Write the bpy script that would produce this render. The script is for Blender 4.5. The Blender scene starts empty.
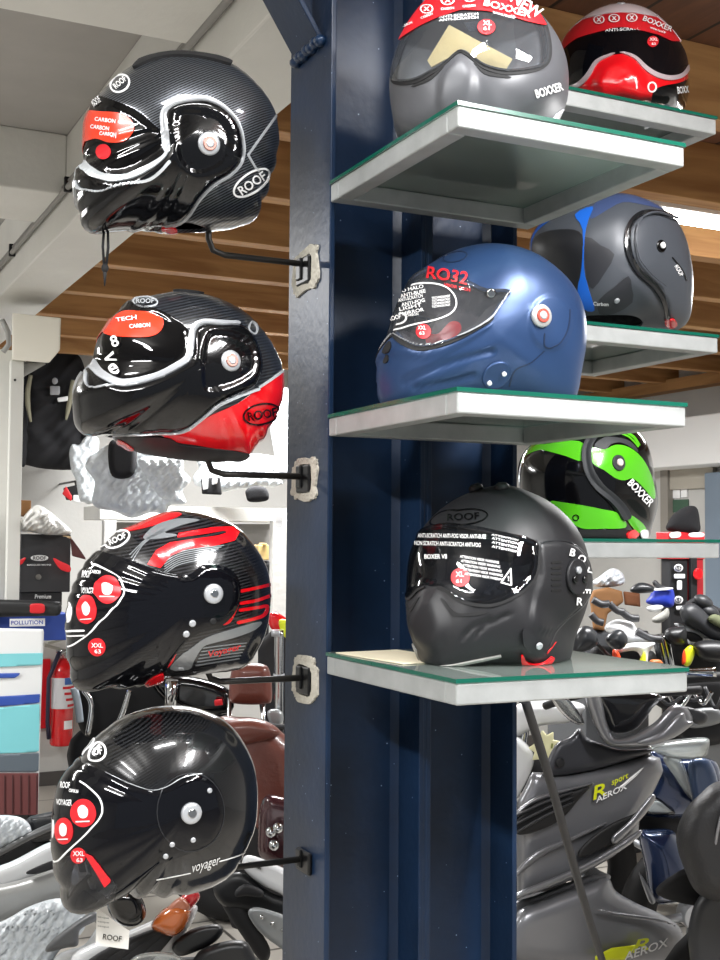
import bpy, bmesh, math, random
import numpy as np
from mathutils import Vector, Matrix
from mathutils.bvhtree import BVHTree
random.seed(7); RNG = np.random.RandomState(5)
scene = bpy.context.scene
COL = scene.collection
PI = math.pi

# ------------------------------------------------------------------ camera
FPX, PITCH, ROLL, YAW = 1217.34, 0.0493, 0.0069, 0.4509
ZO = 1.40                                   # underside of the lowest front shelf above the floor
CAM = np.array([-0.8433, -1.8656, 0.2236 + ZO])
_cy, _sy = math.cos(YAW), math.sin(YAW)
FW = np.array([_sy * math.cos(PITCH), _cy * math.cos(PITCH), math.sin(PITCH)])
_r0 = np.array([_cy, -_sy, 0.0]); _u0 = np.cross(_r0, FW)
RT = _r0 * math.cos(ROLL) + _u0 * math.sin(ROLL)
UP = _u0 * math.cos(ROLL) - _r0 * math.sin(ROLL)

def ray(px, py):
    return FW + RT * (px - 360) / FPX - UP * (py - 480) / FPX
def P(px, py, d):
    return CAM + ray(px, py) * d
def on(px, py, ax, v):
    r = ray(px, py); t = (v - CAM[ax]) / r[ax]
    return CAM + r * t
def project(X):
    D = np.asarray(X, float) - CAM
    z = D @ FW
    return np.stack([360 + FPX * (D @ RT) / z, 480 - FPX * (D @ UP) / z], -1)

cd = bpy.data.cameras.new('camera'); cam = bpy.data.objects.new('camera', cd); COL.objects.link(cam)
cd.sensor_fit = 'VERTICAL'; cd.sensor_height = 24.0; cd.lens = FPX / 960 * 24.0
cd.clip_start = 0.05; cd.clip_end = 100
m = Matrix.Identity(4)
for i in range(3):
    m[i][0] = RT[i]; m[i][1] = UP[i]; m[i][2] = -FW[i]; m[i][3] = CAM[i]
cam.matrix_world = m
scene.camera = cam

# ------------------------------------------------------------------ materials
def lin(c):
    if isinstance(c, str):
        c = [int(c[i:i + 2], 16) / 255 for i in (0, 2, 4)]
    return tuple((x / 12.92 if x <= 0.04045 else ((x + 0.055) / 1.055) ** 2.4) for x in c[:3]) + (1.0,)
MATS = {}
def mat(name, col, rough=0.5, metal=0.0, coat=0.0, spec=0.5, alpha=1.0, bump=0.0, bscale=80.0, var=0.0, vscale=6.0):
    if name in MATS: return MATS[name]
    M = bpy.data.materials.new(name); M.use_nodes = True
    nt = M.node_tree; b = nt.nodes['Principled BSDF']
    b.inputs['Base Color'].default_value = lin(col)
    b.inputs['Roughness'].default_value = rough; b.inputs['Metallic'].default_value = metal
    b.inputs['Coat Weight'].default_value = coat; b.inputs['Coat Roughness'].default_value = 0.04
    b.inputs['Specular IOR Level'].default_value = spec; b.inputs['Alpha'].default_value = alpha
    tc = nt.nodes.new('ShaderNodeTexCoord')
    if bump > 0:
        n = nt.nodes.new('ShaderNodeTexNoise'); n.inputs['Scale'].default_value = bscale; n.inputs['Detail'].default_value = 4
        bp = nt.nodes.new('ShaderNodeBump'); bp.inputs['Strength'].default_value = bump; bp.inputs['Distance'].default_value = 0.01
        nt.links.new(tc.outputs['Object'], n.inputs['Vector'])
        nt.links.new(n.outputs['Fac'], bp.inputs['Height']); nt.links.new(bp.outputs['Normal'], b.inputs['Normal'])
    if var > 0:
        n = nt.nodes.new('ShaderNodeTexNoise'); n.inputs['Scale'].default_value = vscale; n.inputs['Detail'].default_value = 5
        nt.links.new(tc.outputs['Object'], n.inputs['Vector'])
        r = nt.nodes.new('ShaderNodeValToRGB'); c = lin(col)
        r.color_ramp.elements[0].position = 0.3; r.color_ramp.elements[1].position = 0.7
        r.color_ramp.elements[0].color = tuple(x * (1 - var) for x in c[:3]) + (1,)
        r.color_ramp.elements[1].color = tuple(min(1, x * (1 + var)) for x in c[:3]) + (1,)
        nt.links.new(n.outputs['Fac'], r.inputs['Fac']); nt.links.new(r.outputs['Color'], b.inputs['Base Color'])
    MATS[name] = M
    return M
def carbon(name, c0, c1, scale=170.0, rough=0.28, rot=0.0, metal=0.0, coat=.7):
    if name in MATS: return MATS[name]
    M = mat(name, c0, rough, metal, coat, .3)
    nt = M.node_tree; b = nt.nodes['Principled BSDF']
    tc = nt.nodes.new('ShaderNodeTexCoord'); mp = nt.nodes.new('ShaderNodeMapping')
    mp.inputs['Rotation'].default_value = (0, rot, 0)
    w = nt.nodes.new('ShaderNodeTexWave'); w.wave_type = 'BANDS'; w.bands_direction = 'Z'
    w.inputs['Scale'].default_value = scale / 170 * 62; w.inputs['Distortion'].default_value = 0.6; w.inputs['Detail Scale'].default_value = 1.0
    ck = nt.nodes.new('ShaderNodeTexChecker'); ck.inputs['Scale'].default_value = scale
    mx = nt.nodes.new('ShaderNodeMix'); mx.data_type = 'FLOAT'; mx.inputs['Factor'].default_value = 0.12
    r = nt.nodes.new('ShaderNodeValToRGB')
    r.color_ramp.elements[0].color = lin(c0); r.color_ramp.elements[1].color = lin(c1)
    r.color_ramp.elements[0].position = 0.25; r.color_ramp.elements[1].position = 0.8
    L = nt.links.new
    L(tc.outputs['Object'], mp.inputs['Vector']); L(mp.outputs['Vector'], w.inputs['Vector']); L(mp.outputs['Vector'], ck.inputs['Vector'])
    L(w.outputs['Fac'], mx.inputs['A']); L(ck.outputs['Fac'], mx.inputs['B']); L(mx.outputs['Result'], r.inputs['Fac'])
    L(r.outputs['Color'], b.inputs['Base Color'])
    return M
def clear(name, tint, opac, rough=0.03, body='101010', lucent=False):
    """thin see-through sheet: tinted transparency + a little body colour + fresnel reflection"""
    if name in MATS: return MATS[name]
    M = bpy.data.materials.new(name); M.use_nodes = True; nt = M.node_tree; nt.nodes.clear()
    o = nt.nodes.new('ShaderNodeOutputMaterial'); t = nt.nodes.new('ShaderNodeBsdfTransparent'); d = nt.nodes.new('ShaderNodeBsdfTranslucent' if lucent else 'ShaderNodeBsdfDiffuse')
    g = nt.nodes.new('ShaderNodeBsdfGlossy'); f = nt.nodes.new('ShaderNodeFresnel'); a = nt.nodes.new('ShaderNodeMixShader'); c = nt.nodes.new('ShaderNodeMixShader')
    t.inputs['Color'].default_value = lin(tint); d.inputs['Color'].default_value = lin(body)
    g.inputs['Roughness'].default_value = rough; f.inputs['IOR'].default_value = 1.5; a.inputs['Fac'].default_value = opac
    L = nt.links.new
    L(t.outputs[0], a.inputs[1])
    if lucent:
        d2 = nt.nodes.new('ShaderNodeBsdfDiffuse'); d2.inputs['Color'].default_value = lin(body); am = nt.nodes.new('ShaderNodeMixShader'); am.inputs['Fac'].default_value = .45
        L(d.outputs[0], am.inputs[1]); L(d2.outputs[0], am.inputs[2]); L(am.outputs[0], a.inputs[2])
    else: L(d.outputs[0], a.inputs[2])
    L(f.outputs[0], c.inputs['Fac']); L(a.outputs[0], c.inputs[1]); L(g.outputs[0], c.inputs[2])
    L(c.outputs[0], o.inputs['Surface'])
    MATS[name] = M; return M
def emit(name, col, s):
    if name in MATS: return MATS[name]
    M = bpy.data.materials.new(name); M.use_nodes = True; nt = M.node_tree; nt.nodes.clear()
    o = nt.nodes.new('ShaderNodeOutputMaterial'); e = nt.nodes.new('ShaderNodeEmission')
    e.inputs['Color'].default_value = lin(col); e.inputs['Strength'].default_value = s
    nt.links.new(e.outputs[0], o.inputs['Surface']); MATS[name] = M; return M

BLACK = mat('gloss_black', '070709', 0.12, 0, 0.5, 0.3)
MATTE = mat('matte_black', '1b1b1e', 0.5, 0, 0, 0.45)
RUB = mat('black_rubber', '121214', 0.75)
FAB = mat('black_fabric', '17171a', 0.95, bump=0.3, bscale=300)
SILV = mat('silver_trim', 'b2b5b9', 0.32, 0.35, .3)
CHROME = mat('chrome', 'c8cacc', 0.12, 1.0)
WHITE = mat('white_print', 'ededed', 0.45)
RED = mat('red_gloss', 'd8101a', 0.2, 0, 0.8)
REDP = mat('red_print', 'd01c26', 0.4)
STEEL = mat('steel_bar', '3a3836', 0.4, 0.6)
PLASTICB = mat('black_plastic', '191a1c', 0.42, var=0.15)
SMOKE = clear('smoke_visor', '15151a', 0.80, 0.02, '08080a')

# ------------------------------------------------------------------ objects
def tag(o, label=None, cat=None, group=None, kind=None):
    if label: o['label'] = label
    if cat: o['category'] = cat
    if group: o['group'] = group
    if kind: o['kind'] = kind
    return o
def link(name, me, m=None, parent=None):
    o = bpy.data.objects.new(name, me); COL.objects.link(o)
    if m is not None and me is not None: me.materials.append(m)
    if parent is not None: o.parent = parent
    return o
def empty(name, loc, label, cat, group=None, rz=0.0):
    o = bpy.data.objects.new(name, None); COL.objects.link(o); o.empty_display_size = 0.05
    o.location = loc; o.rotation_euler = (0, 0, rz)
    return tag(o, label, cat, group)
def local(root, o):
    """mesh was built in world space: move it into root's frame"""
    r = root
    while r.parent is not None: r = r.parent
    M = Matrix.LocRotScale(r.location, r.rotation_euler.to_quaternion(), None).inverted()
    o.data.transform(M); o.parent = root
    return o
class MB:
    def __init__(s): s.bm = bmesh.new()
    def add(s, bm2):
        me = bpy.data.meshes.new('t'); bm2.to_mesh(me); bm2.free(); s.bm.from_mesh(me); bpy.data.meshes.remove(me); return s
    def box(s, c, size, rot=(0, 0, 0), bev=0.0, seg=2):
        b = bmesh.new(); bmesh.ops.create_cube(b, size=1.0)
        for v in b.verts: v.co = Vector((v.co.x * size[0], v.co.y * size[1], v.co.z * size[2]))
        if bev > 0: bmesh.ops.bevel(b, geom=b.edges[:], offset=bev, segments=seg, affect='EDGES', profile=0.5)
        R = Matrix.Rotation(rot[2], 4, 'Z') @ Matrix.Rotation(rot[1], 4, 'Y') @ Matrix.Rotation(rot[0], 4, 'X')
        b.transform(Matrix.Translation(Vector(c)) @ R)
        return s.add(b)
    def span(s, a, b, bev=0.0):
        a = np.array(a, float); b = np.array(b, float)
        return s.box((a + b) / 2, np.abs(b - a), bev=bev)
    def cyl(s, a, b, r0, r1=None, n=20, cap=True):
        a = Vector(a); b = Vector(b); r1 = r0 if r1 is None else r1
        q = bmesh.new(); bmesh.ops.create_cone(q, cap_ends=cap, segments=n, radius1=r0, radius2=r1, depth=(b - a).length)
        d = (b - a).normalized()
        q.transform(Matrix.Translation((a + b) / 2) @ d.to_track_quat('Z', 'Y').to_matrix().to_4x4())
        for f in q.faces: f.smooth = len(f.verts) == 4
        return s.add(q)
    def tube(s, pts, r, n=8):
        pts = [Vector(p) for p in pts]; q = bmesh.new(); rings = []
        rr = r if isinstance(r, (list, tuple)) else [r] * len(pts)
        side = None
        for i, p in enumerate(pts):
            t = (pts[min(i + 1, len(pts) - 1)] - pts[max(i - 1, 0)]).normalized()
            if side is None:
                side = t.orthogonal().normalized()
            side = (side - t * side.dot(t)).normalized(); up = t.cross(side)
            rings.append([q.verts.new(p + (side * math.cos(2 * PI * k / n) + up * math.sin(2 * PI * k / n)) * rr[i]) for k in range(n)])
        for a, b in zip(rings, rings[1:]):
            for k in range(n):
                q.faces.new((a[k], a[(k + 1) % n], b[(k + 1) % n], b[k])).smooth = True
        q.faces.new(rings[0][::-1]); q.faces.new(rings[-1])
        return s.add(q)
    def ell(s, c, r, rot=(0, 0, 0), n=24, pw=1.0):
        q = bmesh.new(); bmesh.ops.create_uvsphere(q, u_segments=n, v_segments=n // 2, radius=1.0)
        for v in q.verts:
            if pw != 1.0: v.co = Vector([math.copysign(abs(x) ** pw, x) for x in v.co])
            v.co = Vector((v.co.x * r[0], v.co.y * r[1], v.co.z * r[2]))
        for f in q.faces: f.smooth = True
        R = Matrix.Rotation(rot[2], 4, 'Z') @ Matrix.Rotation(rot[1], 4, 'Y') @ Matrix.Rotation(rot[0], 4, 'X')
        q.transform(Matrix.Translation(Vector(c)) @ R)
        return s.add(q)
    def lathe(s, c, prof, axis=(0, 0, 1), n=24):
        q = bmesh.new(); rings = []
        for r, z in prof: rings.append([q.verts.new((r * math.cos(2 * PI * k / n), r * math.sin(2 * PI * k / n), z)) for k in range(n)])
        for a, b in zip(rings, rings[1:]):
            for k in range(n): q.faces.new((a[k], a[(k + 1) % n], b[(k + 1) % n], b[k])).smooth = True
        q.faces.new(rings[0][::-1]); q.faces.new(rings[-1])
        q.transform(Matrix.Translation(Vector(c)) @ Vector(axis).to_track_quat('Z', 'Y').to_matrix().to_4x4())
        return s.add(q)
    def prism(s, pts, vec, bev=0.0):
        q = bmesh.new(); vs = [q.verts.new(p) for p in pts]; f = q.faces.new(vs)
        r = bmesh.ops.extrude_face_region(q, geom=[f])
        bmesh.ops.translate(q, verts=[v for v in r['geom'] if isinstance(v, bmesh.types.BMVert)], vec=Vector(vec))
        bmesh.ops.recalc_face_normals(q, faces=q.faces[:])
        if bev > 0: bmesh.ops.bevel(q, geom=q.edges[:], offset=bev, segments=2, affect='EDGES', profile=0.5)
        return s.add(q)
    def build(s, name, m, parent=None, world=True):
        me = bpy.data.meshes.new(name); s.bm.to_mesh(me); s.bm.free()
        o = link(name, me, m)
        if parent is not None:
            if world: local(parent, o)
            else: o.parent = parent
        return o
def struct(name, mb, m):
    o = mb.build(name, m); o['kind'] = 'structure'; return o

# ------------------------------------------------------------------ 2-D fields (numpy)
def sd_poly(p, poly):
    poly = np.asarray(poly, float); n = len(poly)
    d = np.full(len(p), 1e18); s = np.ones(len(p))
    for i in range(n):
        a = poly[i]; b = poly[i - 1]; e = b - a; w = p - a
        t = np.clip((w @ e) / max(e @ e, 1e-12), 0, 1)
        q = w - t[:, None] * e
        d = np.minimum(d, (q * q).sum(1))
        c1 = p[:, 1] >= a[1]; c2 = p[:, 1] < b[1]; c3 = e[0] * w[:, 1] > e[1] * w[:, 0]
        s = np.where((c1 & c2 & c3) | (~c1 & ~c2 & ~c3), -s, s)
    return s * np.sqrt(d)
def sd_line(p, pts, w):
    pts = np.asarray(pts, float); d = np.full(len(p), 1e18)
    ws = np.asarray(w, float) if np.ndim(w) else None
    out = np.full(len(p), 1e9)
    for i in range(len(pts) - 1):
        a = pts[i]; b = pts[i + 1]; e = b - a; v = p - a
        t = np.clip((v @ e) / max(e @ e, 1e-12), 0, 1)
        q = np.sqrt(((v - t[:, None] * e) ** 2).sum(1))
        hw = (w if ws is None else ws[i] + (ws[i + 1] - ws[i]) * t) * 0.5
        out = np.minimum(out, q - hw)
    return out
def cat(pts, n=5, closed=False):
    pts = np.asarray(pts, float); N = len(pts); o = []
    rng = N if closed else N - 1
    for i in range(rng):
        if closed: p0, p1, p2, p3 = pts[i - 1], pts[i], pts[(i + 1) % N], pts[(i + 2) % N]
        else: p0, p1, p2, p3 = pts[max(i - 1, 0)], pts[i], pts[i + 1], pts[min(i + 2, N - 1)]
        for k in range(n):
            t = k / n
            o.append(0.5 * (2 * p1 + (p2 - p0) * t + (2 * p0 - 5 * p1 + 4 * p2 - p3) * t * t + (3 * p1 - p0 - 3 * p2 + p3) * t ** 3))
    if not closed: o.append(pts[-1])
    return np.array(o)
def ellipse(cx, cy, rx, ry, rot=0.0, n=36):
    t = np.linspace(0, 2 * PI, n, endpoint=False); a = math.radians(rot)
    x = rx * np.cos(t); y = ry * np.sin(t)
    return np.stack([cx + x * math.cos(a) - y * math.sin(a), cy + x * math.sin(a) + y * math.cos(a)], -1)
def loop(pts): pts = np.asarray(pts, float); return np.concatenate([pts, pts[:1]])
class Crop:
    """pixel positions read off an enlarged crop of the photograph"""
    def __init__(s, ox, oy, k): s.o = np.array([ox, oy], float); s.k = k
    def __call__(s, pts): return np.asarray(pts, float) / s.k + s.o
def poly(pts, smooth=True, n=5):
    q = cat(pts, n, True) if smooth else np.asarray(pts, float)
    return lambda p: sd_poly(p, q)
def line(pts, w, smooth=True, closed=False):
    if smooth: q = cat(pts, 5, closed)
    else: q = np.asarray(pts, float)
    if closed: q = loop(q)
    if np.ndim(w):
        w = np.interp(np.linspace(0, 1, len(q)), np.linspace(0, 1, len(w)), w)
    return lambda p: sd_line(p, q, w)

# ------------------------------------------------------------------ triangle meshes
def fast_mesh(name, V, T, smooth=None):
    me = bpy.data.meshes.new(name)
    me.vertices.add(len(V)); me.vertices.foreach_set('co', np.ascontiguousarray(V, np.float32).ravel())
    me.loops.add(len(T) * 3); me.loops.foreach_set('vertex_index', np.ascontiguousarray(T, np.int32).ravel())
    me.polygons.add(len(T)); me.polygons.foreach_set('loop_start', np.arange(0, 3 * len(T), 3, dtype=np.int32))
    me.polygons.foreach_set('loop_total', np.full(len(T), 3, np.int32))
    sm = np.ones(len(T), bool) if smooth is None else smooth
    me.polygons.foreach_set('use_smooth', sm)
    me.update(calc_edges=True); me.validate()
    return me
def clip(A, T, f):
    """keep the part of the triangle mesh where f < 0; A holds per-vertex attributes"""
    ins = f < 0; k = ins[T].sum(1)
    out = [T[k == 3]]; pairs = []; base = len(A)
    def rot(Ts, want):                       # rotate so the odd vertex comes first
        s = ins[Ts] == want
        i = s.argmax(1); r = np.arange(len(Ts))
        return np.stack([Ts[r, i], Ts[r, (i + 1) % 3], Ts[r, (i + 2) % 3]], 1)
    t1 = rot(T[k == 1], True); t2 = rot(T[k == 2], False)
    E = np.concatenate([t1[:, [0, 1]], t1[:, [0, 2]], t2[:, [0, 1]], t2[:, [0, 2]]]) if len(t1) + len(t2) else np.zeros((0, 2), int)
    if len(E):
        Es = np.sort(E, 1); u, inv = np.unique(Es, axis=0, return_inverse=True); inv = inv.ravel()
        fa = f[u[:, 0]]; fb = f[u[:, 1]]; t = np.clip(fa / (fa - fb + 1e-15), 0.001, 0.999)[:, None]
        A = np.concatenate([A, A[u[:, 0]] * (1 - t) + A[u[:, 1]] * t])
        n1 = len(t1); n2 = len(t2); idx = base + inv
        out.append(np.stack([t1[:, 0], idx[:n1], idx[n1:2 * n1]], 1))
        b, c = idx[2 * n1:2 * n1 + n2], idx[2 * n1 + n2:]
        out.append(np.stack([b, t2[:, 1], t2[:, 2]], 1)); out.append(np.stack([b, t2[:, 2], c], 1))
    T = np.concatenate(out)
    us, inv = np.unique(T, return_inverse=True)
    return A[us], inv.reshape(-1, 3)
def refine(A, T):
    E = np.concatenate([T[:, [0, 1]], T[:, [1, 2]], T[:, [2, 0]]]); Es = np.sort(E, 1)
    u, inv = np.unique(Es, axis=0, return_inverse=True); inv = inv.ravel() + len(A)
    A = np.concatenate([A, (A[u[:, 0]] + A[u[:, 1]]) / 2]); n = len(T)
    a, b, c = inv[:n], inv[n:2 * n], inv[2 * n:]
    return A, np.concatenate([np.stack([T[:, 0], a, c], 1), np.stack([a, T[:, 1], b], 1), np.stack([c, b, T[:, 2]], 1), np.stack([a, b, c], 1)])
def border(T):
    E = np.concatenate([T[:, [0, 1]], T[:, [1, 2]], T[:, [2, 0]]]); Es = np.sort(E, 1)
    u, idx, cnt = np.unique(Es, axis=0, return_index=True, return_counts=True)
    return E[idx[cnt == 1]]
def with_skirt(V, N, T, thick):
    """close the rim of an open patch with walls going inwards"""
    B = border(T)
    if len(B) == 0 or thick <= 0: return V, T, np.ones(len(T), bool)
    us, inv = np.unique(B, return_inverse=True); inv = inv.reshape(-1, 2); n = len(V); k = len(us)
    V2 = np.concatenate([V, V[us], V[us] - N[us] * thick])
    a, b = n + inv[:, 0], n + inv[:, 1]
    W = np.concatenate([np.stack([b, a, a + k], 1), np.stack([b, a + k, b + k], 1)])
    return V2, np.concatenate([T, W]), np.concatenate([np.ones(len(T), bool), np.zeros(len(W), bool)])
def vnormals(V, T):
    fn = np.cross(V[T[:, 1]] - V[T[:, 0]], V[T[:, 2]] - V[T[:, 0]]); N = np.zeros_like(V)
    for k in range(3): np.add.at(N, T[:, k], fn)
    return N / (np.linalg.norm(N, axis=1, keepdims=True) + 1e-15)
_txt = {}
def text_tris(s, bold=0.0):
    key = (s, bold)
    if key in _txt: return _txt[key]
    c = bpy.data.curves.new('txt', 'FONT'); c.body = s; c.offset = bold; c.resolution_u = 3
    c.align_x = 'CENTER'; c.align_y = 'CENTER'
    o = bpy.data.objects.new('txt', c); COL.objects.link(o)
    dg = bpy.context.evaluated_depsgraph_get(); dg.update()
    me = o.evaluated_get(dg).to_mesh(); me.calc_loop_triangles()
    V = np.array([v.co[:2] for v in me.vertices]).reshape(-1, 2); T = np.array([t.vertices[:] for t in me.loop_triangles]).reshape(-1, 3)
    o.evaluated_get(dg).to_mesh_clear(); bpy.data.objects.remove(o); bpy.data.curves.remove(c)
    V = V - (V.max(0) + V.min(0)) / 2; V = V / (V[:, 1].max() - V[:, 1].min())     # height 1
    a = V[T]; ar = (a[:, 1, 0] - a[:, 0, 0]) * (a[:, 2, 1] - a[:, 0, 1]) - (a[:, 1, 1] - a[:, 0, 1]) * (a[:, 2, 0] - a[:, 0, 0])
    T = np.where((ar < 0)[:, None], T[:, ::-1], T)
    _txt[key] = (V, T); return V, T
def flat_text(name, s, o, ax, ay, m, parent=None, bold=0.0, width=None, off=0.0015):
    """lettering on a plane: o = centre, ax/ay = full-height unit vectors times letter height"""
    V, T = text_tris(s, bold); o = np.array(o, float); ax = np.array(ax, float); ay = np.array(ay, float)
    k = 1.0 if width is None else width / ((V[:, 0].max() - V[:, 0].min()) * np.linalg.norm(ax))
    n = np.cross(ax, ay); n /= np.linalg.norm(n)
    W = o + V[:, :1] * ax * k + V[:, 1:] * ay + n * off
    ob = link(name, fast_mesh(name, W, T, np.zeros(len(T), bool)), m)
    if parent is not None: local(parent, ob)
    return ob
# ------------------------------------------------------------------ helmets
GEN = [(0.00, .132), (.07, .118), (.13, .072), (.155, .01), (.145, -.06), (.115, -.112), (.05, -.13), (-.04, -.132), (-.115, -.132),
       (-.158, -.122), (-.176, -.085), (-.172, -.04), (-.155, .01), (-.128, .062), (-.085, .104), (-.04, .126)]
class Helm:
    def __init__(s, name, label, group, c, yaw=0.0, prof=None, sil=None, Wd=.128, ea=.86, eb=.92, tilt=0.0, sculpt=(), holes=(), NT=220, NL=112, shell=BLACK, floor_z=None, roll=0.0, warp=None):
        s.c = np.array(c, float); s.Wd = Wd; s.floor_z = floor_z; s.visor = None; s.twin = {}
        R = Matrix.Rotation(math.radians(yaw), 3, 'Z') @ Matrix.Rotation(math.radians(tilt), 3, 'Y') @ Matrix.Rotation(math.radians(roll), 3, 'X')
        s.R = np.array(R)
        s.camy = 1.0 if (s.R.T @ (CAM - s.c))[1] > 0 else -1.0
        TH = np.linspace(0, 2 * PI, NT, endpoint=False); LA = np.linspace(-PI / 2, PI / 2, NL + 2)[1:-1]
        s.TH = TH
        if sil is not None:
            sp = cat(sil, 6, True); pc = project(s.c[None])[0]
            n = s.R[:, 1]
            # sil -> local profile on the mid plane
            W = np.array([CAM + ray(*q) * (((s.c - CAM) @ n) / (ray(*q) @ n)) for q in sp])
            pr = (W - s.c) @ s.R[:, [0, 2]]
        else:
            pr = cat(prof if prof is not None else GEN, 8, True)
        def radial(pts, ang):
            a = np.arctan2(pts[:, 1], pts[:, 0]); r = np.hypot(pts[:, 0], pts[:, 1]); i = np.argsort(a)
            return np.interp(ang, np.concatenate([a[i] - 2 * PI, a[i], a[i] + 2 * PI]), np.concatenate([r[i]] * 3))
        ang = (TH + PI) % (2 * PI) - PI
        Rr = radial(pr, ang)
        ca = np.cos(LA) ** ea; sb = np.sign(LA) * np.abs(np.sin(LA)) ** eb * Wd
        # triangles
        T = []
        nt, nl = NT, len(LA)
        i = np.arange(nl - 1)[:, None]; j = np.arange(nt)[None]
        a = i * nt + j; b = i * nt + (j + 1) % nt; cc = a + nt; d = b + nt
        T = np.concatenate([np.stack([a, b, d], -1).reshape(-1, 3), np.stack([a, d, cc], -1).reshape(-1, 3)])
        p0, p1 = nl * nt, nl * nt + 1
        jj = np.arange(nt)
        T = np.concatenate([T, np.stack([np.full(nt, p0), (jj + 1) % nt, jj], 1), np.stack([np.full(nt, p1), (nl - 1) * nt + jj, (nl - 1) * nt + (jj + 1) % nt], 1)])
        def make(Rr):
            x = (Rr * np.cos(TH))[None] * ca[:, None]; z = (Rr * np.sin(TH))[None] * ca[:, None]
            y = np.broadcast_to(sb[:, None], x.shape)
            V = np.stack([x, y, z], -1).reshape(-1, 3)
            return np.concatenate([V, [[0, -Wd, 0], [0, Wd, 0]]])
        V = make(Rr)
        if sil is not None:
            bins = np.linspace(-PI, PI, 181); bc = (bins[1:] + bins[:-1]) / 2
            st = sp - pc; tr = radial(st * [1, -1], bc)
            for it in range(10):
                q = (project(s.world(V)) - pc) * [1, -1]
                qa = np.arctan2(q[:, 1], q[:, 0]); qr = np.hypot(q[:, 0], q[:, 1])
                mx = np.zeros(180); np.maximum.at(mx, np.clip(np.digitize(qa, bins) - 1, 0, 179), qr)
                g = tr / np.maximum(mx, 1e-6)
                prof3 = np.stack([Rr * np.cos(TH), np.zeros(NT), Rr * np.sin(TH)], -1)
                pq = (project(s.world(prof3)) - pc) * [1, -1]; pa = np.arctan2(pq[:, 1], pq[:, 0])
                gg = np.interp(pa, np.concatenate([bc - 2 * PI, bc, bc + 2 * PI]), np.concatenate([g] * 3))
                k = np.ones(7) / 7; gg = np.convolve(np.concatenate([gg[-3:], gg, gg[:3]]), k, 'valid')
                Rr = Rr * np.clip(gg, .8, 1.25) ** .7
                V = make(Rr)
            if len(sculpt):
                for it in range(3):
                    px_ = s.nearpx(V); Dp = np.zeros(len(V))
                    for f, amt, w in sculpt:
                        t = np.clip(-f(px_) / w, 0, 1); Dp += amt * t * t * (3 - 2 * t)
                    V2_ = V + vnormals(V, T if np.cross(V[T[0][1]] - V[T[0][0]], V[T[0][2]] - V[T[0][0]]) @ V[T[0][0]] > 0 else T[:, ::-1]) * Dp[:, None]
                    q = (project(s.world(V2_)) - pc) * [1, -1]
                    qa = np.arctan2(q[:, 1], q[:, 0]); qr = np.hypot(q[:, 0], q[:, 1])
                    mx = np.zeros(180); np.maximum.at(mx, np.clip(np.digitize(qa, bins) - 1, 0, 179), qr)
                    g = tr / np.maximum(mx, 1e-6)
                    prof3 = np.stack([Rr * np.cos(TH), np.zeros(NT), Rr * np.sin(TH)], -1)
                    pq = (project(s.world(prof3)) - pc) * [1, -1]; pa = np.arctan2(pq[:, 1], pq[:, 0])
                    gg = np.interp(pa, np.concatenate([bc - 2 * PI, bc, bc + 2 * PI]), np.concatenate([g] * 3))
                    gg = np.convolve(np.concatenate([gg[-3:], gg, gg[:3]]), np.ones(7) / 7, 'valid')
                    Rr = Rr * np.clip(gg, .8, 1.25) ** .9
                    V = make(Rr)
        if floor_z is not None:                    # stands on a shelf: rest the lowest rim there
            W = s.world(V); lo = floor_z
            z = np.maximum(W[:, 2], lo + 0.0005); W[:, 2] = z
            V = (W - s.c) @ s.R
        if np.cross(V[T[0][1]] - V[T[0][0]], V[T[0][2]] - V[T[0][0]]) @ V[T[0][0]] < 0: T = T[:, ::-1]
        s.T = T
        twin = np.concatenate([(np.arange(nl)[::-1][:, None] * nt + np.arange(nt)[None]).ravel(), [p1, p0]])
        far = V[:, 1] * s.camy < 0
        if warp is not None:                       # ease the body outwards / inwards until its outline is the traced one
            spw = cat(warp, 6, True); pc = project(s.c[None])[0]
            bins = np.linspace(-PI, PI, 181); bc = (bins[1:] + bins[:-1]) / 2
            trw = radial((spw - pc) * [1, -1], bc)
            kk = np.exp(-.5 * (np.arange(-15, 16) / 4.5) ** 2); kk /= kk.sum()
            dv = s.c - CAM; dv /= np.linalg.norm(dv)
            for it in range(7):
                W = s.world(V); q = (project(W) - pc) * [1, -1]
                qa = np.arctan2(q[:, 1], q[:, 0]); mx = np.zeros(180)
                np.maximum.at(mx, np.clip(np.digitize(qa, bins) - 1, 0, 179), np.hypot(q[:, 0], q[:, 1]))
                g = np.clip(trw / np.maximum(mx, 1e-6), .75, 1.3)
                g = np.convolve(np.concatenate([g[-15:], g, g[:15]]), kk, 'valid')
                gv = np.interp(qa, np.concatenate([bc - 2 * PI, bc, bc + 2 * PI]), np.concatenate([g] * 3))
                D = W - s.c; al = (D @ dv)[:, None] * dv; W = s.c + al + (D - al) * gv[:, None]
                if floor_z is not None: W[:, 2] = np.maximum(W[:, 2], floor_z + .0005)
                V = (W - s.c) @ s.R
        s.RAW = project(s.world(V))
        s.PX = np.where(far[:, None], s.RAW[twin], s.RAW) if warp is not None else s.nearpx(V)
        N = vnormals(V, T)
        if len(sculpt):
            D = np.zeros(len(V))
            for f, amt, w in sculpt:
                t = np.clip(-f(s.PX) / w, 0, 1); D += amt * t * t * (3 - 2 * t)
            V = V + N * D[:, None]
            if floor_z is not None:
                W = s.world(V); W[:, 2] = np.maximum(W[:, 2], floor_z + .0005); V = (W - s.c) @ s.R
            N = vnormals(V, T)
        s.V, s.N = V, N
        s.A = np.concatenate([V, N, s.PX, s.RAW], 1)
        s.zmin = V[:, 2].min()
        base = s.c + s.R @ np.array([0, 0, s.zmin])
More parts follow.
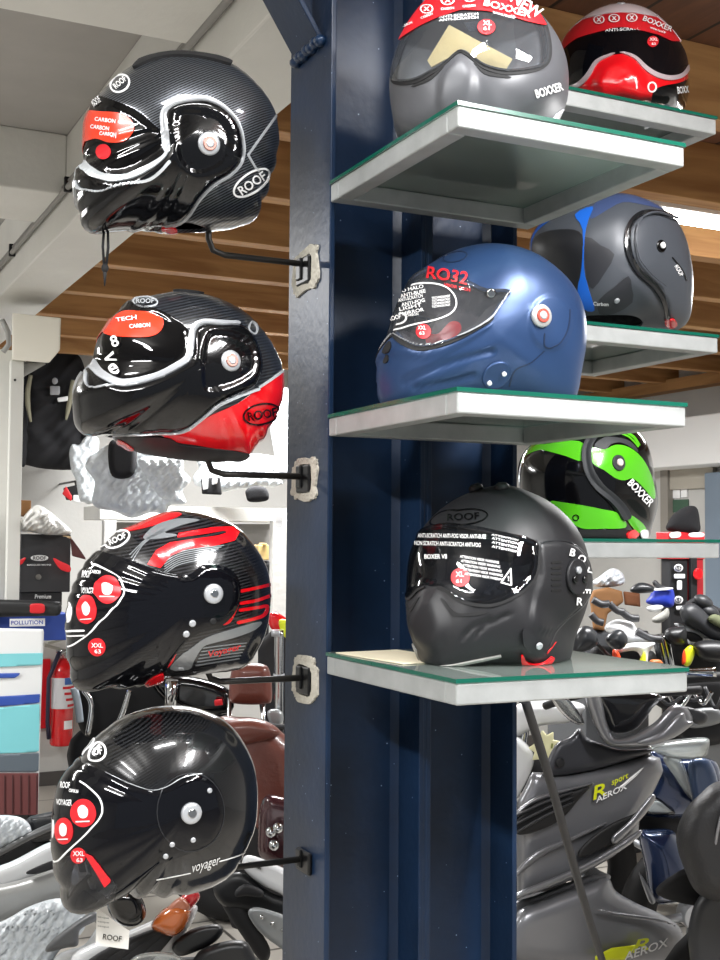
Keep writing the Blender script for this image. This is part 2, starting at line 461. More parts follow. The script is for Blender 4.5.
        s.root = bpy.data.objects.new(name, None); COL.objects.link(s.root); s.root.empty_display_size = .05
        s.root.matrix_world = Matrix.Translation(Vector(base)) @ R.to_4x4()
        tag(s.root, label, 'helmet', group)
        s.bvh = BVHTree.FromPolygons([Vector(v) for v in s.world(V)], [tuple(int(x) for x in t) for t in T])
        # outer shell with its neck opening (and any see-through openings)
        op = s.neck(V, 1.0)
        A, T2 = clip(s.A, s.T, -op)
        for f in holes:
            A, T2 = clip(A, T2, -f(A[:, 6:8]))
        s.emit('shell', A, T2, shell, 0.0, 0.006)
        s.holes = holes
    def world(s, V): return V @ s.R.T + s.c
    def nearpx(s, V):
        W = V.copy(); W[:, 1] = np.abs(W[:, 1]) * s.camy
        return project(s.world(W))
    def neck(s, V, k):
        e = np.sqrt(((V[:, 0] - .015) / (.090 * k)) ** 2 + (V[:, 1] / (.056 * k)) ** 2) - 1
        return np.maximum(e * .09, (V[:, 2] - (s.zminv(V) + .022)))
    def zminv(s, V): return V[:, 2].min()
    def emit(s, name, A, T, m, off, thick, parent=None):
        V = A[:, :3] + A[:, 3:6] * off
        V2, T2, sm = with_skirt(V, A[:, 3:6], T, thick)
        if s.floor_z is not None:
            W = s.world(V2); W[:, 2] = np.maximum(W[:, 2], s.floor_z + .0005); V2 = (W - s.c) @ s.R
        V2 = V2 - [0, 0, s.zmin]
        o = link(name, fast_mesh(name, V2, T2, sm), m, s.under(name, parent))
        if name == 'visor': s.visor = o
        return o
    ON_VISOR = ('red_sticker', 'brow_sticker', 'visor_sticker', 'size_sticker', 'sticker_outline', 'red_disc', 'helmet_icon', 'icon_text', 'white_oval', 'visor_logo', 'warning_triangle', 'visor_rim', 'visor_edge', 'red_strip')
    def under(s, name, parent, off=0.0):
        if parent is not None: return parent
        if s.visor is not None and (name in s.ON_VISOR or (name in ('lettering', 'red_lettering') and off >= .004)): return s.visor
        return s.root
    def region(s, name, f, m, off=.001, thick=.003, refine_n=0, parent=None, label=None, near=False, minus=(), raw=False):
        A, T = s.A, s.T; ci = 8 if raw else 6
        if raw:
            vd = s.R.T @ (CAM - s.c); T = T[((A[:, 3:6] * (vd - A[:, :3])).sum(1) > 0)[T].all(1)]
        if near:
            k = (A[T, 1] * s.camy > -.004).all(1); T = T[k]
        for lv in range(refine_n + 1):
            fv = f(A[:, ci:ci + 2]); lim = 9.0 / (2 ** lv)
            T = T[(fv[T] < lim).any(1)]
            us, inv = np.unique(T, return_inverse=True); A = A[us]; T = inv.reshape(-1, 3)
            if lv < refine_n: A, T = refine(A, T)
        if len(T) == 0: return None
        A, T = clip(A, T, f(A[:, ci:ci + 2]))
        for g in minus:
            if len(T): A, T = clip(A, T, -g(A[:, 6:8]))
        if len(T) == 0:
            print('EMPTY region', name); return None
        o = None
        sd = A[:, 1] * s.camy > 0
        k = sd[T].sum(1)
        if ((k == 0) | (k == 3)).all() and (k == 0).any() and (k == 3).any():      # one piece on each flank: two parts
            for kk in (3, 0):
                us, inv = np.unique(T[k == kk], return_inverse=True)
                q = s.emit(name, A[us], inv.reshape(-1, 3), m, off, thick, parent); o = o or q
        else:
            o = s.emit(name, A, T, m, off, thick, parent)
        if label: o['label'] = label
        return o
    def hit(s, px, py):
        d = Vector(ray(px, py)).normalized()
        loc, n, i, dist = s.bvh.ray_cast(Vector(CAM), d)
        if loc is None: return None
        L = (np.array(loc) - s.c) @ s.R; n = np.array(n) @ s.R
        if n @ (s.R.T @ np.array(d)) > 0: n = -n
        return L, n
    def text(s, txt, cx, cy, h, ang=0.0, width=None, m=WHITE, off=.0025, bold=0.02, shear=0.0, parent=None, name='lettering', sub=0):
        V, T = text_tris(txt, bold); w = V[:, 0].max() - V[:, 0].min()
        kx = h if width is None else width / w
        a = math.radians(ang)
        X = V[:, 0] * kx + V[:, 1] * h * shear; Y = V[:, 1] * h
        px = cx + X * math.cos(a) - Y * math.sin(a) * -1 * -1; py = cy - X * math.sin(a) - Y * math.cos(a)
        W = []; ok = []
        for x, y in zip(px, py):
            q = s.hit(x, y)
            ok.append(q is not None); W.append(q[0] + q[1] * off if q else np.zeros(3))
        W = np.array(W); ok = np.array(ok); T = T[ok[T].all(1)]
        if len(T) == 0: print('no text', txt); return None
        us, inv = np.unique(T, return_inverse=True)
        o = link(name, fast_mesh(name, W[us] - [0, 0, s.zmin], inv.reshape(-1, 3), np.zeros(len(T), bool)), m, s.under(name, parent, off))
        return o
    def disc(s, name, px, py, r, prof, m, parent=None, lift=0.0):
        """a turned knob seated on the near side (and its twin on the far side); prof in multiples of r"""
        q = s.hit(px, py); pc = project(s.c[None])[0]; k = 0
        while q is None and k < 20:
            k += 1; q = s.hit(px + (pc[0] - px) * .02 * k, py + (pc[1] - py) * .02 * k)
        o = None
        for sg in (1, -1):
            L, n = q[0].copy(), q[1].copy()
            if sg < 0: L[1] *= -1; n[1] *= -1
            L = L + n * lift - [0, 0, s.zmin]
            mb = MB().lathe(L, [(a * r, b * r) for a, b in prof], n)
            par = parent or s.root
            if sg < 0 and parent is not None: par = s.twin.get(parent.name, parent)
            ob = mb.build(name, m, par, world=False)
            if sg > 0: o = ob
            else: s.twin[o.name] = ob
        return o
    def liner(s, m=FAB, face=None, depth=.05, k=.93):
        V = s.V * k
        if face is not None:
            t = np.clip(-face(s.PX) / 10, 0, 1); V = V - s.N * (depth * t)[:, None]
        r = np.sqrt(((V[:, 0] - .015) / .084) ** 2 + (V[:, 1] / .052) ** 2)
        low = np.clip((1.05 - r) / .25, 0, 1) * (V[:, 2] < s.zmin * .45)
        V[:, 2] = V[:, 2] * (1 - low) + np.maximum(V[:, 2], s.zmin * .35) * low
        A = np.concatenate([V, vnormals(V, s.T), s.PX, s.RAW], 1); T = s.T
        for f in s.holes:
            A, T = clip(A, T, -f(A[:, 6:8])) if face is None else (A, T)
        return s.emit('liner', A, T, m, 0, 0.004)
def knob(h, px, py, r, ringm, ctrm, ctr=.5, lab=None):
    u = 0.00165 * r
    c = h.disc('pivot_cap', px, py, u, [(1.02, -.1), (1.02, .16), (.9, .27), (.62, .30)], ringm)
    h.disc('pivot_ring', px, py, u * ctr * 1.25, [(1.0, -.1), (1.0, .62), (.9, .68)], ctrm, parent=c)
    h.disc('pivot_screw', px, py, u * ctr * .75, [(1.0, -.1), (1.0, 1.18), (.7, 1.3)], SILV, parent=c)
    return c
# ------------------------------------------------------------------ blue steel column
def bare_paint(name, c0, c1, chip):
    M = mat(name, c0, 0.36, 0.0, 0.0, .38)
    nt = M.node_tree; b = nt.nodes['Principled BSDF']; L = nt.links.new
    tc = nt.nodes.new('ShaderNodeTexCoord'); n1 = nt.nodes.new('ShaderNodeTexNoise'); n1.inputs['Scale'].default_value = 9; n1.inputs['Detail'].default_value = 6
    n2 = nt.nodes.new('ShaderNodeTexVoronoi'); n2.inputs['Scale'].default_value = 38
    r1 = nt.nodes.new('ShaderNodeValToRGB'); r1.color_ramp.elements[0].color = lin(c0); r1.color_ramp.elements[1].color = lin(c1)
    r1.color_ramp.elements[0].position = .3; r1.color_ramp.elements[1].position = .75
    r2 = nt.nodes.new('ShaderNodeValToRGB'); r2.color_ramp.elements[0].position = .035; r2.color_ramp.elements[1].position = .05
    r2.color_ramp.elements[0].color = (1, 1, 1, 1); r2.color_ramp.elements[1].color = (0, 0, 0, 1)
    mx = nt.nodes.new('ShaderNodeMix'); mx.data_type = 'RGBA'; mx.inputs['B'].default_value = lin(chip)
    L(tc.outputs['Object'], n1.inputs['Vector']); L(tc.outputs['Object'], n2.inputs['Vector'])
    L(n1.outputs['Fac'], r1.inputs['Fac']); L(n2.outputs['Distance'], r2.inputs['Fac'])
    L(r1.outputs['Color'], mx.inputs['A']); L(r2.outputs['Color'], mx.inputs['Factor']); L(mx.outputs['Result'], b.inputs['Base Color'])
    bp = nt.nodes.new('ShaderNodeBump'); bp.inputs['Strength'].default_value = .12; bp.inputs['Distance'].default_value = .004
    n3 = nt.nodes.new('ShaderNodeTexNoise'); n3.inputs['Scale'].default_value = 60; L(tc.outputs['Object'], n3.inputs['Vector'])
    L(n3.outputs['Fac'], bp.inputs['Height']); L(bp.outputs['Normal'], b.inputs['Normal'])
    return M
NAVY = bare_paint('navy_paint', '122238', '172c48', '8fa3bd')
CW, CD, CTOP = .378, .182, 3.05
col = empty('steel_column', (CW / 2, CD / 2, 0), 'dark blue painted steel column of two joined beams carrying the helmet shelves', 'column')
for k, x0 in enumerate((0.0, .191)):
    b = MB(); x1 = x0 + .187
    b.span((x0, 0, 0), (x0 + .010, CD, CTOP), bev=.002); b.span((x1 - .010, 0, 0), (x1, CD, CTOP), bev=.002)
    b.span((x0 + .010, CD / 2 - .004, 0), (x1 - .010, CD / 2 + .004, CTOP))
    b.prism([(x0 + .010, CD / 2 - .004, 0), (x0 + .022, CD / 2 - .004, 0), (x0 + .010, CD / 2 - .016, 0)], (0, 0, CTOP))
    b.prism([(x1 - .010, CD / 2 - .004, 0), (x1 - .022, CD / 2 - .004, 0), (x1 - .010, CD / 2 - .016, 0)], (0, 0, CTOP))
    b.build('beam', NAVY, col)
MB().span((.1865, .001, .02), (.1915, .006, CTOP - .02)).build('weld_seam', NAVY, col)
# diagonal brace at the top left of the column
b = MB(); p = on(318, 52, 1, .09); q = on(272, -20, 1, .09); p[0] = -.002; d = q - p; d /= np.linalg.norm(d); e = q + d * .35
nrm = np.array([d[2], 0, -d[0]])
for (w0, w1, y0, y1) in ((-.03, .045, .02, .03),):
    pass
b.box((p + e) / 2, (np.linalg.norm(e - p), .11, .010), rot=(0, -math.atan2(d[2], d[0]), 0), bev=.002)
b.box((p + e) / 2 + nrm * .03, (np.linalg.norm(e - p), .012, .06), rot=(0, -math.atan2(d[2], d[0]), 0))
br = b.build('brace', NAVY, col)
b = MB(); s0 = p
for k in range(7): b.ell(s0 + np.array([-.004, -.055 + k * .018, -.004 + .003 * (k % 2)]), (.012, .014, .010), n=10)
b.build('weld_bead', mat('weld_blue', '16304f', .3, .2, .3), col)
# silicone-sealed sockets for the helmet rods
BEIGE = mat('sealant', 'c9c4b6', .7, bump=.6, bscale=120)
def socket(py, h=.078, sealed=True):
    c = on(306, py, 0, 0.0)
    f = lambda p: None
    if sealed:
        n = 60; t = np.linspace(0, 2 * PI, n, endpoint=False); r = RNG.RandomState(int(py)) if False else np.random.RandomState(int(py))
        jo = np.convolve(np.tile(r.rand(n), 3), np.ones(4) / 4, 'same')[n:2 * n]
        A = [(math.copysign(abs(math.cos(a)) ** .4, math.cos(a)) * .054 * (1 + .5 * (j - .5)), math.copysign(abs(math.sin(a)) ** .5, math.sin(a)) * h / 2 * (1 + .5 * (j - .5))) for a, j in zip(t, jo)]
        B = [(math.copysign(abs(math.cos(a)) ** .4, math.cos(a)) * .034 * (1 + .15 * (j - .5)), math.copysign(abs(math.sin(a)) ** .5, math.sin(a)) * h * .33 * (1 + .3 * (j - .5))) for a, j in zip(t, jo[::-1])]
        bm = bmesh.new()
        rings = []
        for (L, x) in ((A, 0.0), (A, -.004), (B, -.005), (B, 0.0)):
            rings.append([bm.verts.new((x, c[1] + u, c[2] + v)) for u, v in L])
        for i in range(3):
            for k in range(n): bm.faces.new((rings[i][k], rings[i][(k + 1) % n], rings[i + 1][(k + 1) % n], rings[i + 1][k]))
        mb = MB(); mb.add(bm); mb.build('sealant_ring', BEIGE, col)
    mb = MB(); mb.box((-.004, c[1], c[2]), (.008, .056, h * .62), bev=.003); mb.box((-.009, c[1] + .010, c[2] + .004), (.006, .020, h * .5), bev=.002)
    if not sealed: mb.cyl((-.006, c[1] + .012, c[2] - .002), (-.014, c[1] + .012, c[2] - .002), .008)
    mb.build('socket_plate', mat('socket_black', '0d0d0f', .35), col)
    return c
SOCK = [socket(y) for y in (271, 479, 680)] + [socket(861, .06, False)]

# ------------------------------------------------------------------ glass shelves on silver frames
def alu(name):
    M = mat(name, 'a9acab', .45, .35, bump=.03, bscale=150, var=.10, vscale=25); return M
ALU = alu('brushed_silver_frame')
GLASS = clear('shelf_glass', 'cfe0da', .42, .04, 'cbd8d2', True)
GEDGE = mat('green_glass_edge', '0c5444', .2, 0, .2)
def shelf(x0, x1, y0, y1, z, label, group):
    """z = underside of the frame; y0 near edge, y1 far edge"""
    root = empty('glass_shelf', ((x0 + x1) / 2, (y0 + y1) / 2, z), label, 'shelf', group)
    H = .030; w = .030
    for nm, a, b in (('front', (x0, y0), (x1, y0 + w)), ('back', (x0, y1 - w), (x1, y1)), ('side', (x0, y0 + w), (x0 + w, y1 - w)), ('side', (x1 - w, y0 + w), (x1, y1 - w))):
        MB().span((a[0], a[1], z), (b[0], b[1], z + H), bev=.0025).build(nm + '_rail', ALU, root)
    g = MB().span((x0 - .002, y0 - .002, z + H + .0005), (x1 + .002, y1, z + H + .0065)).build('glass_pane', GLASS, root)
    g.data.materials.append(GEDGE)
    for f in g.data.polygons:
        if abs(f.normal.z) < .5: f.material_index = 1
    return root
FS = 'shelves on the front of the column'; BSH = 'shelves on the far side of the column'
SZ = [ZO + .797, ZO + .398, ZO]
shelf(0, .40, -.428, -.001, SZ[0], 'silver framed glass shelf under the matte grey helmet, top of the front three', FS)
shelf(0, .40, -.428, -.001, SZ[1], 'silver framed glass shelf under the matte blue helmet', FS)
shelf(0, .40, -.428, -.001, SZ[2], 'silver framed glass shelf under the matte black helmet, lowest of all', FS)
RZ = [ZO + 1.037, ZO + .598, ZO + .193]
shelf(.381, .835, -.02, .38, RZ[0], 'silver framed glass shelf under the red helmet, behind the top front shelf', BSH)
shelf(.381, .835, -.02, .38, RZ[1], 'silver framed glass shelf under the grey and blue helmet', BSH)
shelf(.381, .835, -.02, .38, RZ[2], 'silver framed glass shelf under the green and black helmet', BSH)
GT = .0367
# paper lying on the lowest shelf, behind the black helmet
pp = MB(); pp.box((.07, -.13, SZ[2] + GT + .0012), (.12, .2, .0016), rot=(0, 0, .1))
tag(pp.build('paper_sheet', mat('cream_paper', 'e6dcc0', .8)), 'cream sheet of paper lying at the back of the lowest glass shelf', 'paper')

# ------------------------------------------------------------------ the ten helmets
CARB = carbon('carbon_weave', '0c0c0f', '565a60', 230, .3, .55, .5)
CARB2 = carbon('carbon_weave_fine', '050506', '232426', 230, .2, .5)
HR = 'helmets hung on rods at the left of the column'; HF = 'helmets on the front shelves'; HB = 'helmets on the far shelves'
WT = mat('white_trim', 'c9ced2', .25, .25, .5)
ORG = mat('orange_red_sticker', 'e23a1c', .25, 0, .8)

# 1 ---- top left: carbon with silver trims
a = Crop(50, 30, 2.88)
sil = a([(350, 68), (420, 70), (500, 85), (560, 120), (610, 170), (640, 215), (655, 260), (660, 320), (650, 380), (630, 450), (605, 520), (590, 548), (540, 570), (470, 582), (400, 585), (330, 582), (250, 580), (190, 582), (120, 585), (96, 560), (80, 500), (70, 450), (72, 412), (92, 390), (98, 360), (98, 320), (102, 270), (115, 225), (140, 185), (180, 145), (230, 105), (285, 80)])
chin = poly(a([(0, 340), (60, 372), (115, 405), (172, 432), (230, 428), (290, 395), (335, 362), (345, 330), (327, 290), (325, 240), (352, 215), (400, 202), (450, 202), (500, 225), (540, 270), (555, 330), (550, 380), (520, 415), (470, 445), (430, 485), (400, 530), (370, 555), (330, 566), (290, 570), (250, 640), (80, 700), (0, 560)]), True, 3)
vis = poly(a([(20, 150), (100, 180), (150, 192), (240, 226), (318, 288), (333, 300), (335, 345), (300, 375), (250, 405), (200, 420), (150, 408), (115, 390), (85, 365), (20, 340)]), True, 3)
h1 = Helm('full_face_helmet', 'gloss black carbon helmet with silver trim loop, topmost on the column rods', HR, P(182, 143, 2.055), 0, sil=sil, Wd=.124,
          sculpt=[(chin, .006, 5), (vis, -.004, 6), (poly(a([(355, 240), (430, 225), (500, 250), (530, 320), (500, 390), (420, 420), (360, 370)])), -.005, 8)], shell=CARB)
h1.liner()
h1.region('visor', vis, SMOKE, .0015, .004)
h1.region('chin_guard', chin, BLACK, .0015, .006)
h1.region('visor_trim', line(a([(60, 345), (92, 382), (125, 410), (172, 428), (225, 425), (280, 400), (325, 368), (343, 340)]), [8, 8, 7.5, 7, 6, 4, 3]), WT, .005, .006, 1)
h1.region('side_trim', line(a([(338, 345), (332, 300), (327, 245), (350, 217), (400, 203), (450, 202), (500, 226), (540, 272), (555, 330), (550, 378), (520, 414), (470, 445), (430, 485), (400, 530), (370, 554), (330, 566), (280, 572)]), [7, 7.5, 7, 6.5, 6.5, 6, 4.5, 3, 2.4, 2.4, 2.8, 3, 3, 3, 3, 2.6, 2]), SILV, .004, .005, 1)
h1.region('chin_trim', line(a([(78, 408), (95, 452), (150, 463), (215, 448), (285, 425), (340, 378)]), 1.8), WT, .0055, .005, 1)
h1.region('crown_vent', poly(a([(240, 112), (285, 70), (350, 50), (440, 50), (510, 80), (520, 102), (480, 92), (420, 80), (350, 78), (295, 90)])), RUB, .005, .006, 1)
h1.region('rear_stripe', line(a([(660, 235), (600, 318), (570, 360), (590, 395), (600, 405)]), 2.0, False), SILV, .0015, .002, 1)
h1.region('red_sticker', poly(a([(90, 238), (150, 234), (205, 240), (236, 262), (240, 290), (215, 318), (170, 324), (130, 312), (85, 318)])), ORG, .0035, .001, 1)
h1.region('size_sticker', poly(ellipse(*a([(152, 350)])[0], 7.5, 7.5)), REDP, .0035, .001, 1)
h1.text('XXL', *a([(152, 343)])[0], 4.2, 0, 10, bold=.015); h1.text('63', *a([(154, 362)])[0], 4, 0, 6)
for (x, y, w) in ((165, 262, 20), (172, 302, 16), (150, 283, 18)): h1.text('CARBON', *a([(x, y)])[0], 4, -8, w, off=.0052)
e = ellipse(*a([(580, 440)])[0], 20.5, 9.5, -34)
h1.region('logo_ring', line(e, 1.8, False, True), WHITE, .0015, .001, 2, near=True)
h1.text('ROOF', *a([(580, 440)])[0], 9.5, 34, 30, bold=.018, name='logo_lettering')
e = ellipse(*a([(202, 155)])[0], 10, 8, -35)
h1.region('brow_logo', line(e, 1.6, False, True), WHITE, .0015, .001, 2); h1.text('ROOF', *a([(203, 154)])[0], 6, 40, 14)
h1.text('ROOF', *a([(138, 208)])[0], 7, 35, 10, off=.004)
h1.region('chin_strap', poly(a([(312, 566), (355, 562), (368, 580), (345, 592), (318, 584)])), RED, .006, .004, 1)
h1.region('side_window', line(a([(365, 250), (440, 232), (475, 236)]), 1.2), SILV, .001, .001, 1)
knob(h1, *a([(457, 328)])[0], 11, SILV, mat('rose_metal', 'b98a80', .3, .6))

# 2 ---- black with red rear
a = Crop(50, 270, 2.88)
sil = a([(250, 78), (300, 72), (370, 60), (450, 70), (520, 95), (580, 135), (630, 195), (660, 250), (672, 300), (668, 370), (645, 430), (610, 490), (578, 525), (565, 545), (500, 550), (440, 548), (360, 540), (270, 525), (210, 505), (188, 487), (140, 476), (90, 472), (72, 430), (66, 380), (75, 330), (100, 290), (122, 268), (128, 240), (140, 200), (165, 160), (200, 115), (225, 90)])
chin = poly(a([(30, 240), (90, 262), (125, 280), (150, 308), (200, 332), (250, 330), (310, 312), (370, 283), (405, 255), (410, 205), (415, 170), (440, 153), (490, 156), (535, 156), (572, 172), (600, 220), (610, 280), (590, 335), (540, 360), (490, 385), (440, 425), (400, 455), (360, 468), (320, 468), (260, 474), (150, 474), (60, 500), (20, 420)]), True, 3)
vis = poly(a([(60, 110), (165, 72), (250, 98), (330, 122), (398, 175), (398, 250), (340, 285), (270, 312), (215, 322), (160, 305), (128, 272), (60, 230)]), True, 3)
redr = poly(a([(700, 270), (672, 288), (610, 333), (540, 385), (470, 415), (430, 438), (390, 468), (320, 472), (360, 494), (420, 503), (500, 517), (572, 527), (620, 540), (700, 430)]), True, 2)
h2 = Helm('full_face_helmet', 'black helmet with bright red rear side panel, second from top on the rods', HR, P(180, 375, 2.037), 0, sil=sil, Wd=.124,
          sculpt=[(chin, .007, 5), (vis, -.004, 6), (poly(a([(440, 190), (520, 175), (590, 220), (590, 300), (500, 350), (430, 340)])), -.004, 8)], shell=carbon('carbon_satin', '0b0c0f', '34373c', 170, .3, .3))
h2.liner()
h2.region('visor', vis, SMOKE, .0015, .004)
h2.region('rear_panel', redr, RED, .0012, .003)
h2.region('rear_edge', line(a([(680, 282), (640, 312), (603, 337)]), 2.2), WT, .0025, .002, 1)
h2.region('chin_guard', chin, BLACK, .0015, .006)
h2.region('neck_trim', poly(a([(180, 482), (260, 478), (340, 482), (380, 502), (450, 510), (570, 528), (560, 570), (380, 570), (210, 530)])), MATTE, .003, .004)
h2.region('red_tip', poly(a([(188, 484), (215, 490), (245, 512), (225, 516), (195, 502)])), RED, .005, .003, 1)
h2.region('visor_trim', line(a([(90, 235), (122, 270), (150, 302), (200, 326), (250, 323), (310, 306), (370, 276), (400, 250), (407, 210), (413, 172), (440, 154), (490, 156), (540, 156)]), [8, 8.5, 8, 7.5, 7, 6.5, 6.5, 6.5, 6.5, 7, 6.5, 6, 4]), SILV, .004, .006, 1)
h2.region('side_trim', line(a([(598, 343), (530, 368), (480, 391), (430, 431), (390, 459), (350, 466), (290, 466), (200, 472), (90, 474)]), [2.4, 2.6, 2.6, 2.6, 2.6, 2.6, 2, 1.5, 1.3]), WT, .0045, .005, 1)
h2.region('front_edge', line(a([(112, 262), (80, 300), (64, 350), (66, 400), (74, 440), (92, 474)]), 2), WT, .0045, .005, 1)
h2.region('chin_trim', line(a([(116, 300), (124, 340), (180, 336), (260, 328), (330, 308)]), 1.5), SILV, .005, .004, 1)
h2.region('brow_sticker', poly(a([(150, 165), (200, 120), (250, 116), (300, 122), (326, 142), (320, 172), (290, 190), (230, 192), (165, 186)])), ORG, .0035, .001, 1)
for t_, x, y, an in (('8', 192, 208, 20), ('<', 180, 255, 20), ('e', 188, 290, 20), ('CARBON', 262, 165, 5), ('TECH', 225, 145, 8)):
    h2.text(t_, *a([(x, y)])[0], 11 if len(t_) == 1 else 4, an, None if len(t_) == 1 else 20, off=.0055, bold=.018)
h2.region('brow_logo', line(ellipse(*a([(275, 92)])[0], 12, 5, 5), 1.4, False, True), WT, .0015, .001, 2); h2.text('ROOF', *a([(275, 92)])[0], 4.5, 0, 17, WT)
h2.region('logo_ring', line(ellipse(*a([(606, 414)])[0], 18, 10, -12), 1.6, False, True), BLACK, .003, .001, 2, near=True)
h2.text('ROOF', *a([(606, 414)])[0], 9, 10, 29, BLACK, bold=.02, off=.0042, name='logo_lettering')
h2.region('rear_vent', line(a([(580, 150), (596, 165), (590, 185), (572, 172)]), 1.5, True, True), SILV, .002, .002, 1)
h2.region('crown_ridge', line(a([(262, 72), (330, 62), (372, 57), (450, 66)]), 2.4), RUB, .003, .004, 1)
knob(h2, *a([(520, 262)])[0], 10.2, SILV, mat('rose_metal', 'b98a80', .3, .6))

# 3 ---- red striped, long visor
a = Crop(50, 490, 2.88)
sil = a([(245, 100), (300, 75), (360, 58), (430, 65), (500, 85), (550, 115), (600, 175), (630, 240), (636, 320), (625, 400), (600, 460), (575, 500), (540, 520), (450, 535), (370, 548), (320, 550), (270, 562), (180, 570), (130, 574), (80, 574), (62, 520), (52, 450), (50, 370), (62, 300), (100, 220), (140, 175), (180, 130), (210, 112)])
vis = poly(a([(0, 130), (100, 165), (150, 180), (230, 205), (330, 238), (400, 245), (440, 218), (500, 222), (535, 252), (545, 300), (530, 350), (490, 390), (440, 405), (390, 432), (345, 490), (330, 515), (280, 555), (180, 610), (0, 640)]), True, 3)
SMK2 = clear('dark_visor', '26252c', .5, .02, '111218')
h3 = Helm('visor_helmet', 'black helmet with red and silver stripes, third from top on the rods', HR, P(172, 598, 2.014), 0, sil=sil, Wd=.124, sculpt=[(vis, .003, 5)], shell=carbon('stripe_black', '09090b', '2b2b2e', 170, .2, .2))
h3.liner()
sw = []
redp = h3.region('red_patch', poly(a([(305, 440), (330, 372), (352, 325), (385, 310), (420, 312), (442, 360), (410, 412), (380, 430), (350, 500), (322, 508)])), RED, .0008, .001, 1)
h3.region('red_patch', poly(a([(505, 300), (530, 290), (545, 320), (520, 380), (490, 385), (500, 345)])), RED, .0008, .001, 1)
h3.region('visor', vis, SMK2, .0035, .003)
GRY = mat('grey_stripe', '85898c', .25, .3, .6)
h3.region('red_stripe', poly(a([(205, 120), (255, 90), (330, 66), (380, 70), (315, 97), (255, 113)]), True, 3), RED, .001, .001, 1)
h3.region('silver_stripe', poly(a([(268, 138), (305, 102), (370, 83), (432, 87), (385, 100), (330, 122), (362, 128), (360, 134), (300, 142)]), True, 3), GRY, .001, .001, 1)
h3.region('red_stripe', poly(a([(280, 215), (305, 175), (345, 152), (420, 141), (485, 132), (512, 122), (500, 118), (440, 128), (366, 138), (370, 125), (470, 108), (528, 106), (546, 122), (532, 146), (470, 162), (395, 170), (348, 190), (318, 225)]), False), RED, .0012, .001, 1)
for k in range(7):
    h3.region('thin_stripe', line(a([(330, 200 + k * 7), (370, 180 + k * 6), (430, 168 + k * 5.5), (500 - k * 8, 160 + k * 5)]), .9), GRY, .001, .001, 2)
for k in range(3):
    h3.region('thin_stripe', line(a([(238 - k * 4, 205 - k * 9), (275, 150 - k * 3), (330, 120 - k * 4)]), .8), GRY, .001, .001, 2)
for p_ in ([(550, 291), (590, 283), (640, 271)], [(550, 326), (595, 318), (640, 302)], [(548, 346), (600, 338), (625, 335), (618, 358), (590, 370), (542, 382)]):
    h3.region('red_line', line(a(p_), 3.2), RED, .001, .001, 1, near=True)
h3.region('grey_stripe', poly(a([(345, 515), (372, 480), (400, 460), (450, 425), (520, 402), (606, 378), (590, 402), (530, 425), (470, 440), (440, 452), (415, 490), (400, 516)]), True, 3), GRY, .001, .001, 1)
for k in range(6):
    h3.region('thin_stripe', line(a([(440 - k * 4, 455 + k * 10), (500, 447 + k * 9), (565 - k * 4, 440 + k * 9)]), .9), GRY, .001, .001, 2)
h3.text('Voyager', *a([(500, 463)])[0], 8, 14, 34, RED, shear=.4, off=.002)
h3.region('sticker_outline', line(a([(134, 220), (152, 225), (195, 248), (217, 282), (210, 315), (170, 360), (120, 412), (84, 442), (66, 450)]), 1.5), WHITE, .005, .001, 2, near=True)
for x, y, rx, ry in ((172, 290, 13, 13), (115, 347, 9.4, 13.8)):
    X, Y = a([(x, y)])[0]
    h3.region('red_disc', poly(ellipse(X, Y, rx, ry)), REDP, .005, .001, 1, near=True)
    h3.region('helmet_icon', poly(np.array([(X - rx * .35, Y - ry * .35), (X, Y - ry * .6), (X + rx * .4, Y - ry * .3), (X + rx * .35, Y + ry * .2), (X, Y + ry * .35), (X - rx * .3, Y + ry * .15)])), WHITE, .0065, .0005, 2, near=True)
    h3.region('icon_text', line([(X - rx * .5, Y + ry * .6), (X + rx * .5, Y + ry * .55)], 1.2, False), WHITE, .0065, .0005, 2, near=True)
h3.region('size_sticker', poly(ellipse(*a([(143, 450)])[0], 8, 8.4)), REDP, .005, .001, 1, near=True)
h3.text('XXL', *a([(143, 446)])[0], 4.5, 0, 11, off=.0068, bold=.015); h3.text('63', *a([(144, 462)])[0], 3.6, 0, 6, off=.0068)
h3.region('white_oval', poly(ellipse(*a([(64, 352)])[0], 4, 11)), WHITE, .005, .001, 1, near=True)
h3.text('ROOF', *a([(113, 246)])[0], 5.5, -5, 8, off=.0062, bold=.015); h3.text('VOYAGER', *a([(116, 292)])[0], 5, 0, 12, off=.0062); h3.text('CARBON', *a([(137, 242)])[0], 3, -5, 10, off=.0062)
for y in (405, 418): h3.region('icon_text', line(a([(58, y), (108, y - 2)]), 1.6, False), WHITE, .005, .0005, 2, near=True)
h3.region('brow_logo', line(ellipse(*a([(195, 143)])[0], 13, 7, -28), 1.7, False, True), WHITE, .0015, .001, 2); h3.text('ROOF', *a([(196, 143)])[0], 6, 25, 18)
h3.region('crown_vent', line(a([(238, 98), (300, 68), (360, 52), (430, 58), (500, 78)]), 3), RUB, .004, .005, 1)
h3.region('chin_strap', poly(a([(272, 548), (300, 527), (325, 525), (318, 548), (290, 562)])), RED, .006, .004, 1)
h3.disc('pivot_cap', *a([(467, 299)])[0], .0157, [(1.0, -.1), (1.0, .3), (.9, .42), (.55, .44)], SILV, lift=.003)
h3.disc('pivot_screw', *a([(467, 299)])[0], .007, [(1.0, -.1), (1.0, 1.0), (.8, 1.15)], CHROME, lift=.003)
for x, y in ((408, 383), (390, 413), (467, 377)): h3.disc('bolt', *a([(x, y)])[0], .0055, [(1.0, -.1), (1.0, .4), (.7, .7)], SILV if x != 467 else RUB, lift=.003)

